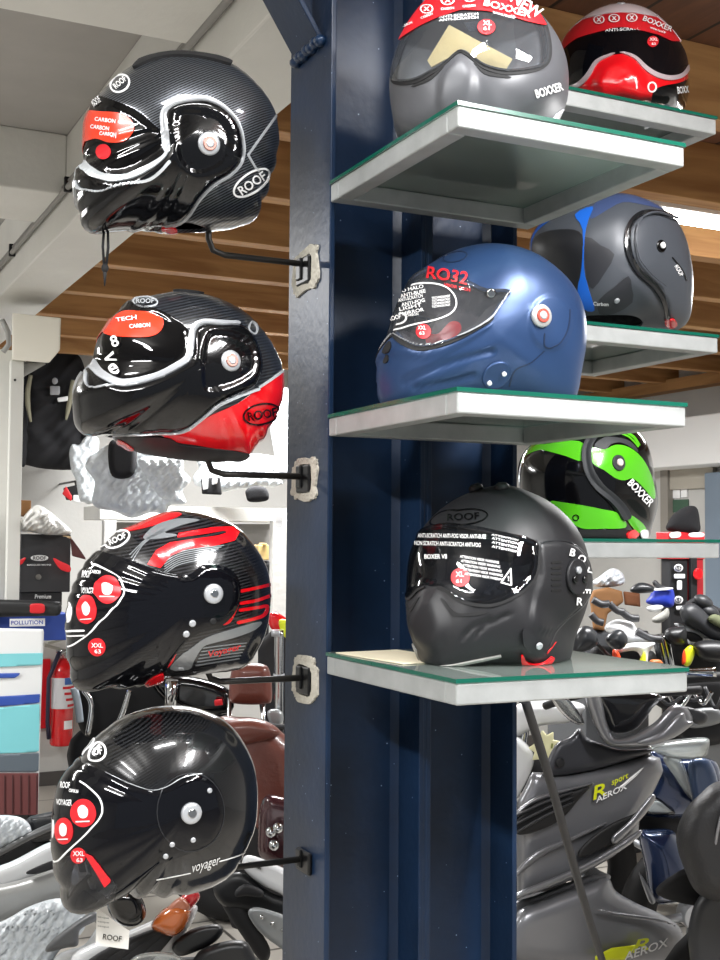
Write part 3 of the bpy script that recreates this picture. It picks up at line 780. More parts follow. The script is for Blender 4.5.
# 4 ---- lowest: carbon with open see-through visor
a = Crop(30, 690, 2.667)
sil = a([(250, 70), (330, 45), (410, 42), (480, 60), (530, 90), (570, 140), (600, 210), (608, 290), (600, 370), (570, 440), (540, 490), (490, 525), (420, 548), (330, 556), (260, 552), (215, 565), (180, 585), (140, 590), (100, 588), (85, 540), (66, 470), (60, 390), (68, 300), (88, 235), (130, 185), (160, 140), (200, 105)])
lowv = poly(a([(20, 450), (70, 462), (110, 440), (150, 420), (180, 455), (235, 515), (215, 560), (180, 640), (20, 640)]), False)
vis = poly(a([(0, 140), (60, 168), (110, 186), (150, 200), (205, 222), (260, 247), (320, 268), (362, 260), (405, 236), (455, 225), (500, 260), (515, 330), (490, 400), (430, 430), (350, 460), (300, 500), (262, 545), (200, 640), (0, 640)]), True, 3)
h4 = Helm('visor_helmet', 'plain carbon helmet with paper hang tag, lowest on the rods', HR, P(158, 800, 1.989), 0, sil=sil, Wd=.124, sculpt=[(vis, .003, 5)], holes=[lowv], shell=CARB2)
h4.liner(face=None)
h4.region('visor', vis, SMK2, .0035, .003, minus=[lowv])
CLV = clear('clear_visor', 'c9cbd2', .12, .02, '50545c')
h4.region('visor_lower', lambda p: np.maximum(vis(p), lowv(p) - .5), CLV, .0035, .003, label='clear lower edge of the visor')
h4.region('chin_pad', poly(a([(135, 450), (165, 455), (205, 510), (205, 545), (180, 560), (160, 545), (148, 500)])), MATTE, -.02, .012)
h4.region('red_strip', poly(a([(152, 430), (172, 438), (222, 505), (205, 522)]), False), REDP, .006, .001, 1, near=True)
h4.region('visor_edge', line(a([(205, 222), (260, 247), (320, 268), (362, 260), (405, 236), (455, 225)]), 1.0), SILV, .005, .002, 2)
h4.region('pivot_edge', line(ellipse(*a([(425, 325)])[0], 33, 38, 0), 1.0, False, True), mat('dark_line', '2c2d30', .3, .3), .0045, .002, 2)
h4.region('sticker_outline', line(a([(142, 250), (162, 263), (190, 290), (198, 318), (188, 345), (150, 388), (110, 428), (86, 451), (72, 454)]), 1.5), WHITE, .005, .001, 2, near=True)
for x, y, rx, ry in ((150, 328, 12, 13.5), (101, 375, 8.6, 13.2)):
    X, Y = a([(x, y)])[0]
    h4.region('red_disc', poly(ellipse(X, Y, rx, ry)), REDP, .005, .001, 1, near=True)
    h4.region('helmet_icon', poly(np.array([(X - rx * .35, Y - ry * .35), (X, Y - ry * .6), (X + rx * .4, Y - ry * .3), (X + rx * .35, Y + ry * .2), (X, Y + ry * .35), (X - rx * .3, Y + ry * .15)])), WHITE, .0065, .0005, 2, near=True)
    h4.region('icon_text', line([(X - rx * .5, Y + ry * .6), (X + rx * .5, Y + ry * .55)], 1.2, False), WHITE, .0065, .0005, 2, near=True)
h4.region('size_sticker', poly(ellipse(*a([(137, 438)])[0], 7, 7.5)), REDP, .005, .001, 1, near=True)
h4.text('XXL', *a([(137, 433)])[0], 4.5, 0, 11, off=.0068, bold=.015); h4.text('63', *a([(139, 449)])[0], 4, 0, 6, off=.0068)
h4.region('white_oval', poly(ellipse(*a([(68, 368)])[0], 3.4, 12)), WHITE, .005, .001, 1, near=True)
h4.text('ROOF', *a([(102, 257)])[0], 6, -5, 9, off=.0062, bold=.015); h4.text('VOYAGER', *a([(100, 300)])[0], 6, -4, 15, off=.0062); h4.text('CARBON', *a([(124, 272)])[0], 3, -8, 9, off=.0062)
h4.region('brow_logo', line(a([(158, 182), (162, 160), (181, 141), (199, 150), (202, 172), (189, 187), (170, 189)]), 1.8, True, True), WHITE, .0015, .001, 2); h4.text('OF', *a([(183, 165)])[0], 7.5, 10, 9, bold=.015)
h4.text('voyager', *a([(467, 470)])[0], 9, 17, 29, WHITE, shear=.5, off=.0015, bold=0)
h4.region('script_line', line(a([(338, 506), (380, 498), (428, 488)]), .9), WHITE, .001, .0005, 2, near=True); h4.region('script_line', line(a([(505, 457), (560, 440), (603, 416)]), .9), WHITE, .001, .0005, 2, near=True)
h4.disc('pivot_cap', *a([(427, 327)])[0], .0165, [(1.0, -.1), (1.0, .3), (.9, .42), (.55, .44)], SILV, lift=.003)
h4.disc('pivot_screw', *a([(427, 327)])[0], .0075, [(1.0, -.1), (1.0, 1.0), (.8, 1.15)], CHROME, lift=.003)
for x, y in ((378, 410), (433, 398), (362, 441), (476, 268)): h4.disc('bolt', *a([(x, y)])[0], .0042, [(1.0, -.1), (1.0, .4), (.7, .7)], SILV, lift=.003)
# hang tag
q = [P(*x, 1.93) for x in a([(178, 583), (265, 643), (262, 692), (175, 680)])]
o = MB().prism(q, FW * .001).build('hang_tag', mat('white_card', 'e8e6e0', .7), h4.root); local(h4.root, o) if False else None
c0 = (q[1] + q[2] + q[3]) / 3 * .6 + q[0] * .4
ax = (q[2] - q[3]); ax /= np.linalg.norm(ax); ay = (q[0] - q[3]); ay -= ax * (ay @ ax); ay /= np.linalg.norm(ay)
flat_text('tag_lettering', 'ROOF', P(*a([(220, 660)])[0], 1.928), ax * .009, ay * .009, BLACK, h4.root, .02, .03)
for k in range(3): flat_text('tag_lettering', 'casque', P(*a([(196, 607 + k * 12)])[0], 1.928), ax * .003, ay * .003, PLASTICB, h4.root, 0, .018)
MB().tube([P(*a([(x, y)])[0], 1.94) for x, y in ((182, 586), (200, 560), (225, 530))], .0008, 6).build('tag_string', WHITE, h4.root)
def gen(k, kz=None): return [(x * k, z * (kz or k)) for x, z in GEN]
# 5 ---- top front shelf: matte grey, seen from the front
a = Crop(380, 0, 3.6)
c5 = on(479, 70, 1, -.205); c5[2] = SZ[0] + GT + .140
vis = poly(a([(180, 190), (288, 183), (328, 205), (378, 240), (455, 258), (556, 247), (598, 225), (606, 170), (592, 95), (530, 10), (430, -75), (250, -130), (60, -60), (100, 150)]), True, 3)
hole = lambda p, v=vis: v(p) + 2.0
ridge = poly(a([(150, 200), (288, 188), (345, 230), (365, 300), (350, 400), (320, 480), (130, 480)]), True, 3)
GREYM = mat('matte_grey', '55565a', .42, 0.1, 0, .5)
sil = a([(330, -58), (420, -48), (510, -10), (590, 60), (645, 140), (672, 215), (680, 300), (668, 385), (635, 450), (590, 540), (540, 610), (450, 640), (300, 645), (180, 620), (120, 570), (62, 500), (42, 400), (32, 310), (45, 230), (75, 150), (120, 70), (180, 0), (240, -38)])
h5 = Helm('full_face_helmet', 'matte grey helmet with a big clear visor and cardboard inside, on the top front shelf', HF, c5, 49, prof=gen(1.06, 1.04), Wd=.14, warp=sil, sculpt=[(ridge, .010, 14)], holes=[hole], shell=GREYM, floor_z=SZ[0] + GT)
h5.liner(mat('grey_lining', '8f9195', .9), face=hole, depth=.06)
CLR = clear('pale_visor', 'e6e8ea', .16, .02, '7c8086')
h5.region('visor', vis, CLR, .003, .003)
h5.region('visor_gasket', line(a([(262, 184), (288, 184), (330, 208), (380, 242), (460, 260), (556, 248), (600, 222), (608, 165), (592, 90), (560, 40)]), [2, 2.5, 4, 5.5, 6, 6, 5, 4.5, 4, 4]), RUB, .0015, .006, 1)
h5.region('visor_sticker', lambda p: np.maximum(vis(p) + .5, poly(a([(60, -200), (60, 40), (300, 44), (380, 48), (450, 62), (520, 84), (575, 96), (640, 100), (640, -200)]), False)(p)), REDP, .0055, .001, label='red printed band across the top of the visor')
h5.text('BOXXER', *a([(452, 46)])[0], 6.5, -15, 46, off=.0085, bold=.02); h5.text('NEW', *a([(518, 35)])[0], 11, -32, 32, off=.0085, bold=.02)
h5.text('www.roof.fr', *a([(440, 68)])[0], 3, -14, 22, off=.0085)
for x, y in ((180, 46), (250, 18), (324, 8)): h5.text('o', *a([(x, y)])[0], 9, 0, 13, off=.0085, bold=-.02); h5.text('x', *a([(x, y)])[0], 4, 0, 6, off=.0085)
for x, y in ((110, 100), (180, 70), (250, 46), (322, 38)): h5.text('CARBON', *a([(x, y)])[0], 2.4, 22 if x < 200 else 4, 12, off=.0085)
for y in (62, 74): h5.text('ANTI-SCRATCH', *a([(285, y)])[0], 2.6, 4, 38, off=.004)
h5.region('size_sticker', poly(ellipse(*a([(381, 106)])[0], 8.5, 7.5)), REDP, .0055, .001, 1, near=True); h5.text('XL', *a([(383, 98)])[0], 4.5, 0, 8, off=.0085, bold=.018); h5.text('61', *a([(380, 117)])[0], 3.6, 0, 6, off=.0085)
h5.region('cardboard_insert', poly(a([(245, 82), (482, 206), (452, 252), (375, 238), (290, 178), (180, 235), (165, 212)]), False), mat('cardboard_pale', 'ead7a0', .85, bump=.2), -.004, .003, 1, raw=True)
h5.text('BOXXER', *a([(605, 324)])[0], 8.5, 17, 28, off=.002, bold=.025, name='brand_lettering')
h5.region('chin_vent', line(a([(338, 225), (380, 262), (450, 276), (470, 278)]), [1.5, 3.5, 3, 1.5]), RUB, .001, .002, 1)
h5.region('side_line', line(a([(660, 395), (640, 410), (620, 430), (600, 438)]), 2), SILV, .001, .001, 1)

# 8 ---- far shelf, top: red
a = Crop(560, 0, 4.5)
c8 = on(624, 60, 1, .15); c8[2] = RZ[0] + GT + .122
vis = poly(a([(180, 255), (288, 241), (335, 258), (385, 305), (440, 338), (500, 350), (550, 335), (578, 300), (570, 255), (545, 205), (500, 140), (430, 78), (330, 40), (100, 20), (100, 250)]), True, 3)
sil = a([(270, 22), (350, 32), (430, 70), (500, 138), (550, 210), (575, 290), (580, 390), (560, 480), (500, 520), (300, 500), (100, 470), (20, 420), (-5, 350), (-5, 270), (15, 195), (60, 130), (130, 70), (200, 36)])
h8 = Helm('full_face_helmet', 'glossy red helmet with a dark visor, on the far top shelf', HB, c8, 48, prof=gen(1.0, .97), Wd=.133, warp=sil, sculpt=[(poly(a([(150, 260), (288, 245), (350, 290), (400, 360), (380, 500), (150, 500)]), True, 3), .009, 14)], shell=RED, floor_z=RZ[0] + GT)
h8.liner()
h8.region('visor', vis, clear('deep_smoke', '101014', .85, .02, '0c0c10'), .002, .004)
h8.region('visor_gasket', line(a([(270, 240), (292, 241), (340, 262), (388, 309), (440, 340), (500, 351), (552, 335), (580, 296)]), [1, 2, 3, 4, 4.5, 4.5, 4, 3]), mat('light_gasket', 'b9a9ad', .3, .2, .4), .003, .005, 1)
h8.region('crown_glare', poly(a([(100, -40), (360, -40), (480, 60), (640, 180), (640, 300), (578, 252), (546, 200), (494, 130), (432, 82), (330, 62), (100, 58)]), False), mat('glare_white', 'efe0e4', .2, 0, 1), .0045, .005)  # lamp glare on the crown, painted in as a pinkish white patch
h8.region('visor_sticker', lambda p: np.maximum(vis(p) + .3, poly(a([(80, 60), (330, 66), (430, 84), (490, 128), (540, 190), (500, 190), (440, 162), (380, 146), (290, 128), (80, 132)]), False)(p)), REDP, .004, .001)
h8.text('BOXXER', *a([(432, 118)])[0], 5.2, -22, 30, off=.0065, bold=.02); h8.text('www.roof.fr', *a([(432, 145)])[0], 2.4, -20, 16, off=.0065)
for x, y in ((180, 100), (245, 94), (320, 92)): h8.text('o', *a([(x, y)])[0], 8, 0, 11, off=.0065, bold=-.02); h8.text('x', *a([(x, y)])[0], 4, 0, 5, off=.0065)
h8.text('ANTI-SCRATCH', *a([(290, 138)])[0], 3, 3, 38, off=.004)
h8.region('size_sticker', poly(ellipse(*a([(414, 192)])[0], 5.5, 5.5)), REDP, .004, .001, 1, near=True); h8.text('XXL', *a([(414, 186)])[0], 3, 0, 8, off=.0065, bold=.018); h8.text('63', *a([(414, 207)])[0], 2.6, 0, 4, off=.0065)
h8.region('side_panel', poly(a([(412, 452), (425, 405), (470, 385), (530, 374), (640, 350), (640, 520), (420, 520)])), BLACK, .0012, .002)
h8.region('badge', line(ellipse(*a([(413, 392)])[0], 4, 4.6), 1.4, False, True), WHITE, .0015, .001, 2, near=True)
h8.text('BOXXER', *a([(560, 402)])[0], 7, 6, 16, off=.002, bold=.02, name='brand_lettering')
h8.region('chin_scuff', line(a([(335, 362), (342, 395)]), 1.6), WHITE, .001, .001, 1, near=True)
h8.disc('crown_screw', *a([(272, 26)])[0], .008, [(1.0, -.1), (1.0, .5), (.7, .8)], SILV)

# 6 ---- middle front shelf: matte blue
a = Crop(365, 230, 3.13)
sil = a([(180, 122), (230, 90), (290, 60), (370, 42), (450, 45), (520, 65), (580, 100), (640, 155), (680, 225), (694, 300), (690, 390), (672, 480), (655, 540), (600, 570), (400, 575), (200, 570), (62, 560), (42, 500), (31, 450), (40, 400), (62, 345), (75, 300), (90, 250), (120, 190), (148, 150)])
vis = poly(a([(20, 150), (100, 160), (175, 124), (250, 134), (330, 163), (380, 185), (455, 190), (420, 240), (388, 285), (310, 328), (240, 356), (170, 368), (120, 348), (85, 318), (20, 330)]), True, 3)
hole = lambda p, v=vis: v(p) + 2.5
BLUEM = mat('satin_blue', '2a4269', .36, .35, 0, .5)
g1 = line(a([(120, 480), (200, 440), (300, 405), (400, 380)]), 9); g2 = line(a([(150, 495), (260, 478), (340, 455)]), 8)
h6 = Helm('full_face_helmet', 'matte blue helmet with clear visor, on the middle front shelf', HF, P(485, 322, 1.962), 0, prof=gen(.98), warp=sil, Wd=.128, holes=[hole], shell=BLUEM, floor_z=SZ[1] + GT,
          sculpt=[(vis, -.003, 6), (g1, -.005, 4), (g2, -.005, 4), (poly(a([(30, 330), (85, 318), (170, 372), (250, 360), (390, 290), (380, 320), (250, 390), (120, 400), (20, 380)])), .004, 6), (poly(ellipse(*a([(580, 290)])[0], 24, 30)), .002, 6)])
h6.liner(mat('dark_lining', '5c5558', .9), face=hole, depth=.055)
h6.region('visor', vis, CLR, .003, .003)
h6.region('visor_gasket', line(a([(55, 322), (85, 325), (120, 354), (170, 372), (240, 360), (310, 332), (388, 288), (400, 270)]), [4, 4, 5, 4.5, 3.5, 3, 2.5, 2]), RUB, .002, .005, 1)
h6.region('visor_rim', line(a([(80, 318), (120, 345), (170, 362), (240, 352), (310, 326), (388, 282), (422, 238), (455, 190)]), 1.2), SILV, .005, .002, 1)
h6.region('sticker_outline', line(a([(62, 330), (140, 300), (220, 282), (268, 262), (286, 235), (280, 205), (255, 180), (210, 168), (150, 172), (110, 200)]), 1.4), WHITE, .0045, .001, 2, near=True)
h6.text('RO32', *a([(262, 148)])[0], 12, -8, 40, REDP, off=.0055, bold=.02, name='red_lettering'); h6.text('VISOR TECH', *a([(290, 185)])[0], 3, -12, 26, REDP, off=.0055)
for k in range(6): h6.text(('NO HALO', 'ANTI-BUEE', 'ANTI-SCRATCH', 'ANTI-FOG', 'LIGHT', 'MIRROR')[k], *a([(150 + (k % 2) * 8, 190 + k * 14)])[0], 3.6, 12, 26 - k, off=.0055)
for k in range(4): h6.text('TECHNOLOGY', *a([(242, 215 + k * 9)])[0], 2.2, 8, 18, off=.0055)
h6.region('visor_logo', line(ellipse(*a([(104, 278)])[0], 8.5, 5.5, -10), 1.4, False, True), WHITE, .0045, .001, 2, near=True); h6.text('ROOF', *a([(103, 278)])[0], 4.5, 14, 12, off=.0055)
h6.text('CARBON', *a([(155, 270)])[0], 2.2, 8, 12, off=.0055)
h6.region('size_sticker', poly(ellipse(*a([(184, 318)])[0], 7.5, 7.5)), REDP, .0045, .001, 1, near=True); h6.text('XXL', *a([(184, 310)])[0], 4, 0, 8, off=.006, bold=.018); h6.text('63', *a([(184, 327)])[0], 3.4, 0, 5, off=.006)
h6.region('red_lining', poly(a([(150, 300), (200, 300), (250, 260), (290, 265), (300, 300), (250, 330), (190, 345), (150, 325)])), RED, -.03, .004)
h6.region('chin_vent', poly(a([(60, 352), (82, 348), (90, 366), (80, 385), (62, 380)])), RUB, .002, .003, 1); h6.region('chin_vent', poly(a([(55, 388), (72, 388), (74, 410), (62, 418), (52, 408)])), RUB, .002, .003, 1)
h6.region('chin_clip', line(a([(38, 425), (44, 445), (56, 448)]), 2), mat('pale_red', 'd98c8c', .4), .002, .002, 1)
h6.disc('visor_screw', *a([(393, 198)])[0], .0075, [(1.0, -.1), (1.0, .4), (.7, .7)], CHROME, lift=.002)
knob(h6, *a([(551, 269)])[0], 10.6, mat('satin_silver', 'c3c3c2', .3, .5), mat('red_ring', 'b64a3c', .35, .2))
h6.disc('side_button', *a([(412, 455)])[0], .024, [(1.0, -.1), (1.0, .06), (.93, .1)], BLUEM)
for x, y in ((386, 474), (432, 446)): h6.disc('rivet', *a([(x, y)])[0], .0035, [(1.0, -.1), (1.0, 1.0), (.6, 1.3)], WHITE, lift=.003)
h6.region('jaw_line', line(a([(640, 250), (632, 310), (610, 350), (580, 368), (560, 362), (560, 325)]), 1.4), mat('blue_seam', '16243e', .4), .0006, .001, 1, near=True)
h6.region('jaw_line', line(a([(560, 380), (520, 415), (470, 440), (452, 490)]), 1.2), mat('blue_seam', '16243e', .4), .0006, .001, 1, near=True)
h6.region('brow_logo', line(ellipse(*a([(282, 84)])[0], 12, 5, -12), 1.0, False, True), mat('blue_seam', '16243e', .4), .0008, .001, 2)
h6.region('strap_tab', poly(a([(395, 508), (412, 500), (422, 512), (405, 522)])), RED, .005, .004, 1)

# 7 ---- lowest front shelf: matte black
a = Crop(395, 475, 3.512)
sil = a([(330, 42), (375, 34), (420, 40), (460, 55), (530, 85), (600, 140), (650, 205), (680, 290), (688, 380), (672, 470), (640, 560), (610, 640), (560, 672), (440, 670), (340, 665), (240, 672), (140, 678), (100, 660), (75, 610), (45, 550), (38, 470), (42, 370), (50, 290), (75, 220), (110, 170), (160, 120), (230, 75), (290, 52)])
vis = poly(a([(-20, 200), (75, 205), (112, 174), (180, 170), (270, 180), (370, 200), (490, 232), (500, 290), (490, 350), (460, 390), (410, 425), (340, 450), (270, 445), (215, 428), (180, 400), (150, 386), (110, 400), (80, 437), (45, 455), (-20, 455)]), True, 3)
hole = lambda p, v=vis: v(p) + 2.5
plate = poly(a([(497, 250), (520, 232), (600, 232), (650, 255), (688, 310), (700, 400), (665, 455), (615, 500), (570, 545), (520, 560), (470, 520), (480, 430), (502, 350)]), True, 3)
CLM = clear('mirror_clear_visor', 'a9aeb6', .16, .02, '2a2c30')
h7 = Helm('full_face_helmet', 'matte black helmet with clear printed visor, on the lowest front shelf', HF, P(500, 576, 1.953), 16, prof=gen(.98), warp=sil, Wd=.128, holes=[hole], shell=MATTE, floor_z=SZ[2] + GT,
          sculpt=[(vis, -.002, 6), (plate, .004, 5), (poly(a([(40, 440), (90, 415), (150, 392), (190, 470), (200, 560), (150, 640), (60, 600)])), .008, 16), (line(a([(240, 570), (270, 540), (330, 510)]), 7), -.005, 4), (line(a([(285, 565), (320, 530), (400, 490)]), 7), -.005, 4)])
h7.liner(mat('charcoal_lining', '454448', .9), face=hole, depth=.05)
h7.region('visor', vis, CLM, .003, .003)
h7.region('visor_gasket', line(a([(150, 395), (180, 408), (215, 436), (270, 454), (340, 458), (410, 434), (464, 396), (496, 352), (506, 290), (494, 234)]), [2, 3, 3.5, 3.5, 3.5, 3, 3, 3, 3, 3]), RUB, .002, .005, 1)
h7.region('cheek_vent', poly(a([(160, 435), (176, 440), (205, 475), (240, 486), (330, 478), (300, 492), (220, 498), (195, 490)])), RUB, .001, .002, 1)
h7.region('plate_edge', line(a([(500, 345), (506, 280), (515, 242), (545, 232), (600, 233), (645, 254), (680, 305), (692, 380), (665, 455), (615, 500), (570, 545), (545, 600)]), 1.3), mat('dark_line', '2c2d30', .3, .3), .0008, .001, 2)
for k in range(6): h7.region('vent_slot', line(a([(545, 308 + k * 19.5), (572, 306 + k * 19.5)]), [2.2, 2.6]), mat('slot_black', '020202', .8), .0008, .001, 2, near=True)
h7.disc('pivot_plate', *a([(637, 357)])[0], .028, [(1.0, -.1), (1.0, .05), (.93, .08)], MATTE, lift=.002)
for x, y, m_ in ((633, 335, SILV), (621, 366, BLACK), (654, 366, BLACK)): h7.disc('plate_screw', *a([(x, y)])[0], .0058, [(1.0, -.1), (1.0, .5), (.8, .7)], m_, lift=.005)
for ch, x, y, an in (('B', 619, 273, -15), ('O', 651, 295, -35), ('X', 670, 340, -60), ('E', 668, 408, -95), ('R', 644, 443, -5)): h7.text(ch, *a([(x, y)])[0], 7.5, an, None, off=.003, bold=.018)
h7.text('ANTI-SCRATCH ANTI-FOG VISOR ANTI-BUEE', *a([(205, 220)])[0], 4.2, -1, 66, off=.005, bold=.015); h7.text('NON SCRATCH ANTI-SCRATCH ANTI-FOG', *a([(190, 247)])[0], 4.2, -2, 64, off=.005, bold=.015); h7.text('BOXER V8', *a([(150, 290)])[0], 4.5, 0, 22, off=.005, bold=.02)
for k in range(5): h7.text('ATTENTION VISOR WARNING', *a([(298 + k * 4, 300 + k * 15)])[0], 2.6, -9, 38, off=.005)
for k in range(4): h7.text('ATTENTION', *a([(385, 222 + k * 14)])[0], 2.4, -12, 26, off=.005)
h7.region('warning_triangle', line(a([(405, 330), (372, 378), (407, 388)]), 1.4, False, True), WHITE, .0045, .001, 2, near=True); h7.text('!', *a([(395, 366)])[0], 5, 0, 1.5, off=.0055)
h7.region('size_sticker', poly(ellipse(*a([(231, 361)])[0], 9.2, 9.2)), REDP, .0045, .001, 1, near=True); h7.text('XL', *a([(232, 352)])[0], 5, 0, 8, off=.006, bold=.02); h7.text('61', *a([(229, 376)])[0], 3.6, 0, 5.5, off=.006)
h7.region('brow_logo', line(ellipse(*a([(248, 148)])[0], 22, 7.5, -6), 1.4, False, True), BLACK, .001, .001, 2); h7.text('ROOF', *a([(240, 148)])[0], 7, 3, 32, BLACK, off=.0015, bold=.015)
h7.region('lower_rim', line(a([(100, 664), (140, 672), (200, 668), (290, 650), (370, 634)]), [1.6, 2, 2, 2, 1.6]), mat('grey_rim', '9a9a96', .4, .2), .003, .003, 1)
h7.region('strap_plate', poly(a([(445, 540), (462, 545), (500, 575), (515, 600), (505, 630), (475, 620), (448, 590)])), MATTE, .007, .004, 1)
h7.disc('strap_button', *a([(493, 592)])[0], .0055, [(1.0, -.1), (1.0, .4), (.7, .6)], SILV, lift=.009)
h7.region('chin_strap', line(a([(446, 632), (455, 655), (490, 668), (525, 660), (545, 640)]), [3, 5, 5, 5, 3]), RED, .006, .004, 1); h7.region('red_stitch', line(a([(530, 625), (560, 585)]), 1.0), RED, .003, .001, 1)
h7.disc('crown_vent', *a([(375, 44)])[0], .012, [(1.0, -.3), (1.0, .2), (.6, .6)], MATTE)

# 9 ---- far shelf, middle: satin grey and blue, seen from behind
a = Crop(520, 180, 3.6)
sil = a([(385, 50), (470, 78), (530, 115), (575, 180), (600, 250), (616, 350), (612, 440), (590, 520), (500, 540), (240, 540), (120, 500), (60, 400), (35, 260), (45, 190), (110, 130), (200, 80), (300, 55)])
GS = mat('satin_grey', '4a4e55', .4, .1); 
h9 = Helm('full_face_helmet', 'satin grey and black helmet with a blue stripe, on the far middle shelf', HB, P(612, 262, 2.58), 190, prof=gen(.98), warp=sil, Wd=.128, shell=GS, floor_z=RZ[1] + GT,
          sculpt=[(poly(a([(560, 135), (500, 122), (440, 122), (404, 150), (387, 200), (393, 265), (422, 325), (475, 372), (505, 410), (528, 450), (540, 540), (680, 540), (680, 100)]), True, 3), .005, 4)])
h9.liner()
h9.region('dark_panel', poly(a([(-20, 240), (60, 205), (140, 178), (224, 198), (218, 330), (205, 400), (240, 470), (120, 540), (-20, 450)])), mat('satin_black', '1f2023', .4), .0008, .001)
h9.region('dark_panel', poly(a([(232, 205), (290, 235), (340, 268), (305, 335), (262, 392), (240, 350)]), True, 2), mat('satin_charcoal', '2d2e33', .4), .0008, .001, 1)
h9.region('dark_panel', poly(a([(285, 430), (340, 385), (390, 345), (402, 385), (404, 440), (340, 480), (285, 482)]), True, 2), mat('satin_charcoal', '2d2e33', .4), .0008, .001, 1)
h9.region('blue_panel', poly(a([(255, 140), (262, 95), (310, 60), (390, 40), (480, 70), (520, 105), (440, 88), (370, 80), (310, 110)]), True, 3), mat('slate_blue', '45557f', .35, .2), .0008, .001, 1)
h9.region('blue_stripe', poly(a([(198, 125), (262, 96), (248, 140), (234, 200), (231, 320), (250, 400), (268, 468), (228, 462), (208, 395), (222, 320), (226, 180)]), True, 3), mat('bright_blue', '1f63c8', .3), .0012, .001, 1)
h9.region('chin_groove', line(a([(560, 138), (500, 122), (440, 124), (402, 152), (386, 200), (393, 268), (424, 328), (475, 374), (505, 412), (522, 452), (534, 505)]), [2, 3, 5, 6, 6, 6, 6, 6, 6, 5, 4]), mat('gloss_charcoal', '18191c', .2, 0, .6), .0058, .006, 1)
h9.region('chin_line', line(a([(550, 150), (490, 132), (440, 142), (415, 175), (410, 230), (428, 295), (480, 350), (512, 375)]), 1.1), GS, .009, .003, 1)
h9.region('chin_line', line(a([(540, 280), (572, 320), (590, 360)]), 1.1), mat('gloss_charcoal', '18191c', .2, 0, .6), .002, .001, 1)
h9.disc('pivot_base', *a([(508, 238)])[0], .0125, [(1.0, -.1), (1.0, .15), (.9, .25)], BLACK); h9.disc('pivot_screw', *a([(510, 236)])[0], .0065, [(1.0, -.1), (1.0, .8), (.7, 1.0)], WHITE)
h9.disc('side_screw', *a([(348, 434)])[0], .0062, [(1.0, -.1), (1.0, .3), (.7, .6)], SILV)
h9.text('Carbon', *a([(291, 445)])[0], 3.6, -3, 15, off=.0015, bold=.015); h9.text('ROOF', *a([(572, 325)])[0], 5, -60, 12, off=.0015)
h9.region('strap_tab', poly(a([(520, 500), (548, 490), (560, 510), (530, 520)])), RED, .006, .004, 1)

# 10 --- far shelf, lowest: green and black, seen from behind
a = Crop(510, 425, 4.5)
sil = a([(470, -20), (530, 5), (570, 35), (605, 80), (630, 150), (642, 230), (657, 330), (642, 430), (605, 500), (540, 530), (320, 530), (180, 520), (80, 460), (40, 330), (45, 180), (100, 90), (200, 20), (330, -25)])
GRN = mat('lime_green', '54b81c', .2, 0, .8); DKR = mat('charcoal_rubber', '2c2e31', .55)
h10 = Helm('full_face_helmet', 'green and black glossy helmet on the far lowest shelf', HB, P(589, 480, 2.5), 186, prof=gen(.98), warp=sil, Wd=.128, shell=BLACK, floor_z=RZ[2] + GT,
           sculpt=[(poly(a([(540, -60), (420, 20), (370, 60), (345, 110), (345, 165), (360, 225), (400, 280), (455, 330), (495, 375), (520, 420), (560, 480), (620, 560), (760, 400), (700, 0)]), True, 3), .004, 4)])
h10.liner()
h10.region('green_band', poly(a([(95, 100), (190, 82), (262, 70), (332, 86), (326, 162), (250, 140), (170, 118)]), True, 3), GRN, .001, .001, 1)
h10.region('green_band', poly(a([(366, 108), (420, 116), (470, 94), (530, 105), (585, 150), (625, 225), (645, 310), (632, 330), (590, 280), (545, 240), (510, 248), (470, 240), (420, 205), (368, 172)]), True, 3), GRN, .001, .001, 1)
h10.region('green_line', line(a([(478, 40), (530, 60), (568, 100)]), 1.6), GRN, .001, .001, 1); h10.region('green_line', line(a([(510, 35), (550, 60), (572, 92)]), 2.4), GRN, .001, .001, 1)
h10.region('green_band', poly(a([(180, 345), (250, 350), (330, 362), (420, 380), (480, 395), (512, 425), (518, 462), (420, 466), (320, 464), (260, 420)]), True, 3), GRN, .001, .001, 1)
h10.region('grey_panel', poly(a([(378, 100), (400, 75), (440, 60), (520, 72), (560, 105), (566, 125), (530, 100), (490, 84), (450, 92), (424, 116)]), True, 3), DKR, .0012, .001, 1, near=True)
h10.region('chin_seal', line(a([(420, 0), (375, 55), (348, 105), (345, 160), (360, 220), (400, 280), (455, 330), (490, 372), (512, 412)]), [8, 8.5, 9, 9, 9, 9, 9, 9, 8]), DKR, .006, .008, 1)
h10.region('chin_tip', poly(a([(520, 402), (560, 420), (592, 448), (602, 480), (570, 484), (548, 460), (528, 432)]), True, 3), GRN, .002, .002, 1)
h10.region('lower_trim', poly(a([(300, 470), (420, 472), (520, 470), (540, 490), (520, 540), (300, 540)]), False), RUB, .002, .003)
h10.region('strap_tab', poly(a([(522, 485), (550, 472), (570, 492), (545, 515), (520, 505)])), RED, .006, .004, 1); h10.region('white_tab', poly(a([(575, 480), (604, 470), (606, 505), (590, 515)])), WHITE, .004, .003, 1)
h10.disc('pivot_base', *a([(488, 170)])[0], .0155, [(1.0, -.1), (1.0, .12), (.9, .2)], DKR); h10.disc('pivot_screw', *a([(491, 169)])[0], .0075, [(1.0, -.1), (1.0, .6), (.7, .8)], mat('pale_pink', 'dcc8c4', .4))
h10.text('BOXXER', *a([(584, 304)])[0], 8, -46, 32, off=.003, bold=.025, name='brand_lettering')
h10.region('badge', line(ellipse(*a([(296, 417)])[0], 2.8, 2.8), 1.1, False, True), BLACK, .002, .001, 2, near=True); h10.region('badge', line(ellipse(*a([(64, 252)])[0], 3, 6), 1.1, False, True), SILV, .002, .001, 2, near=True)

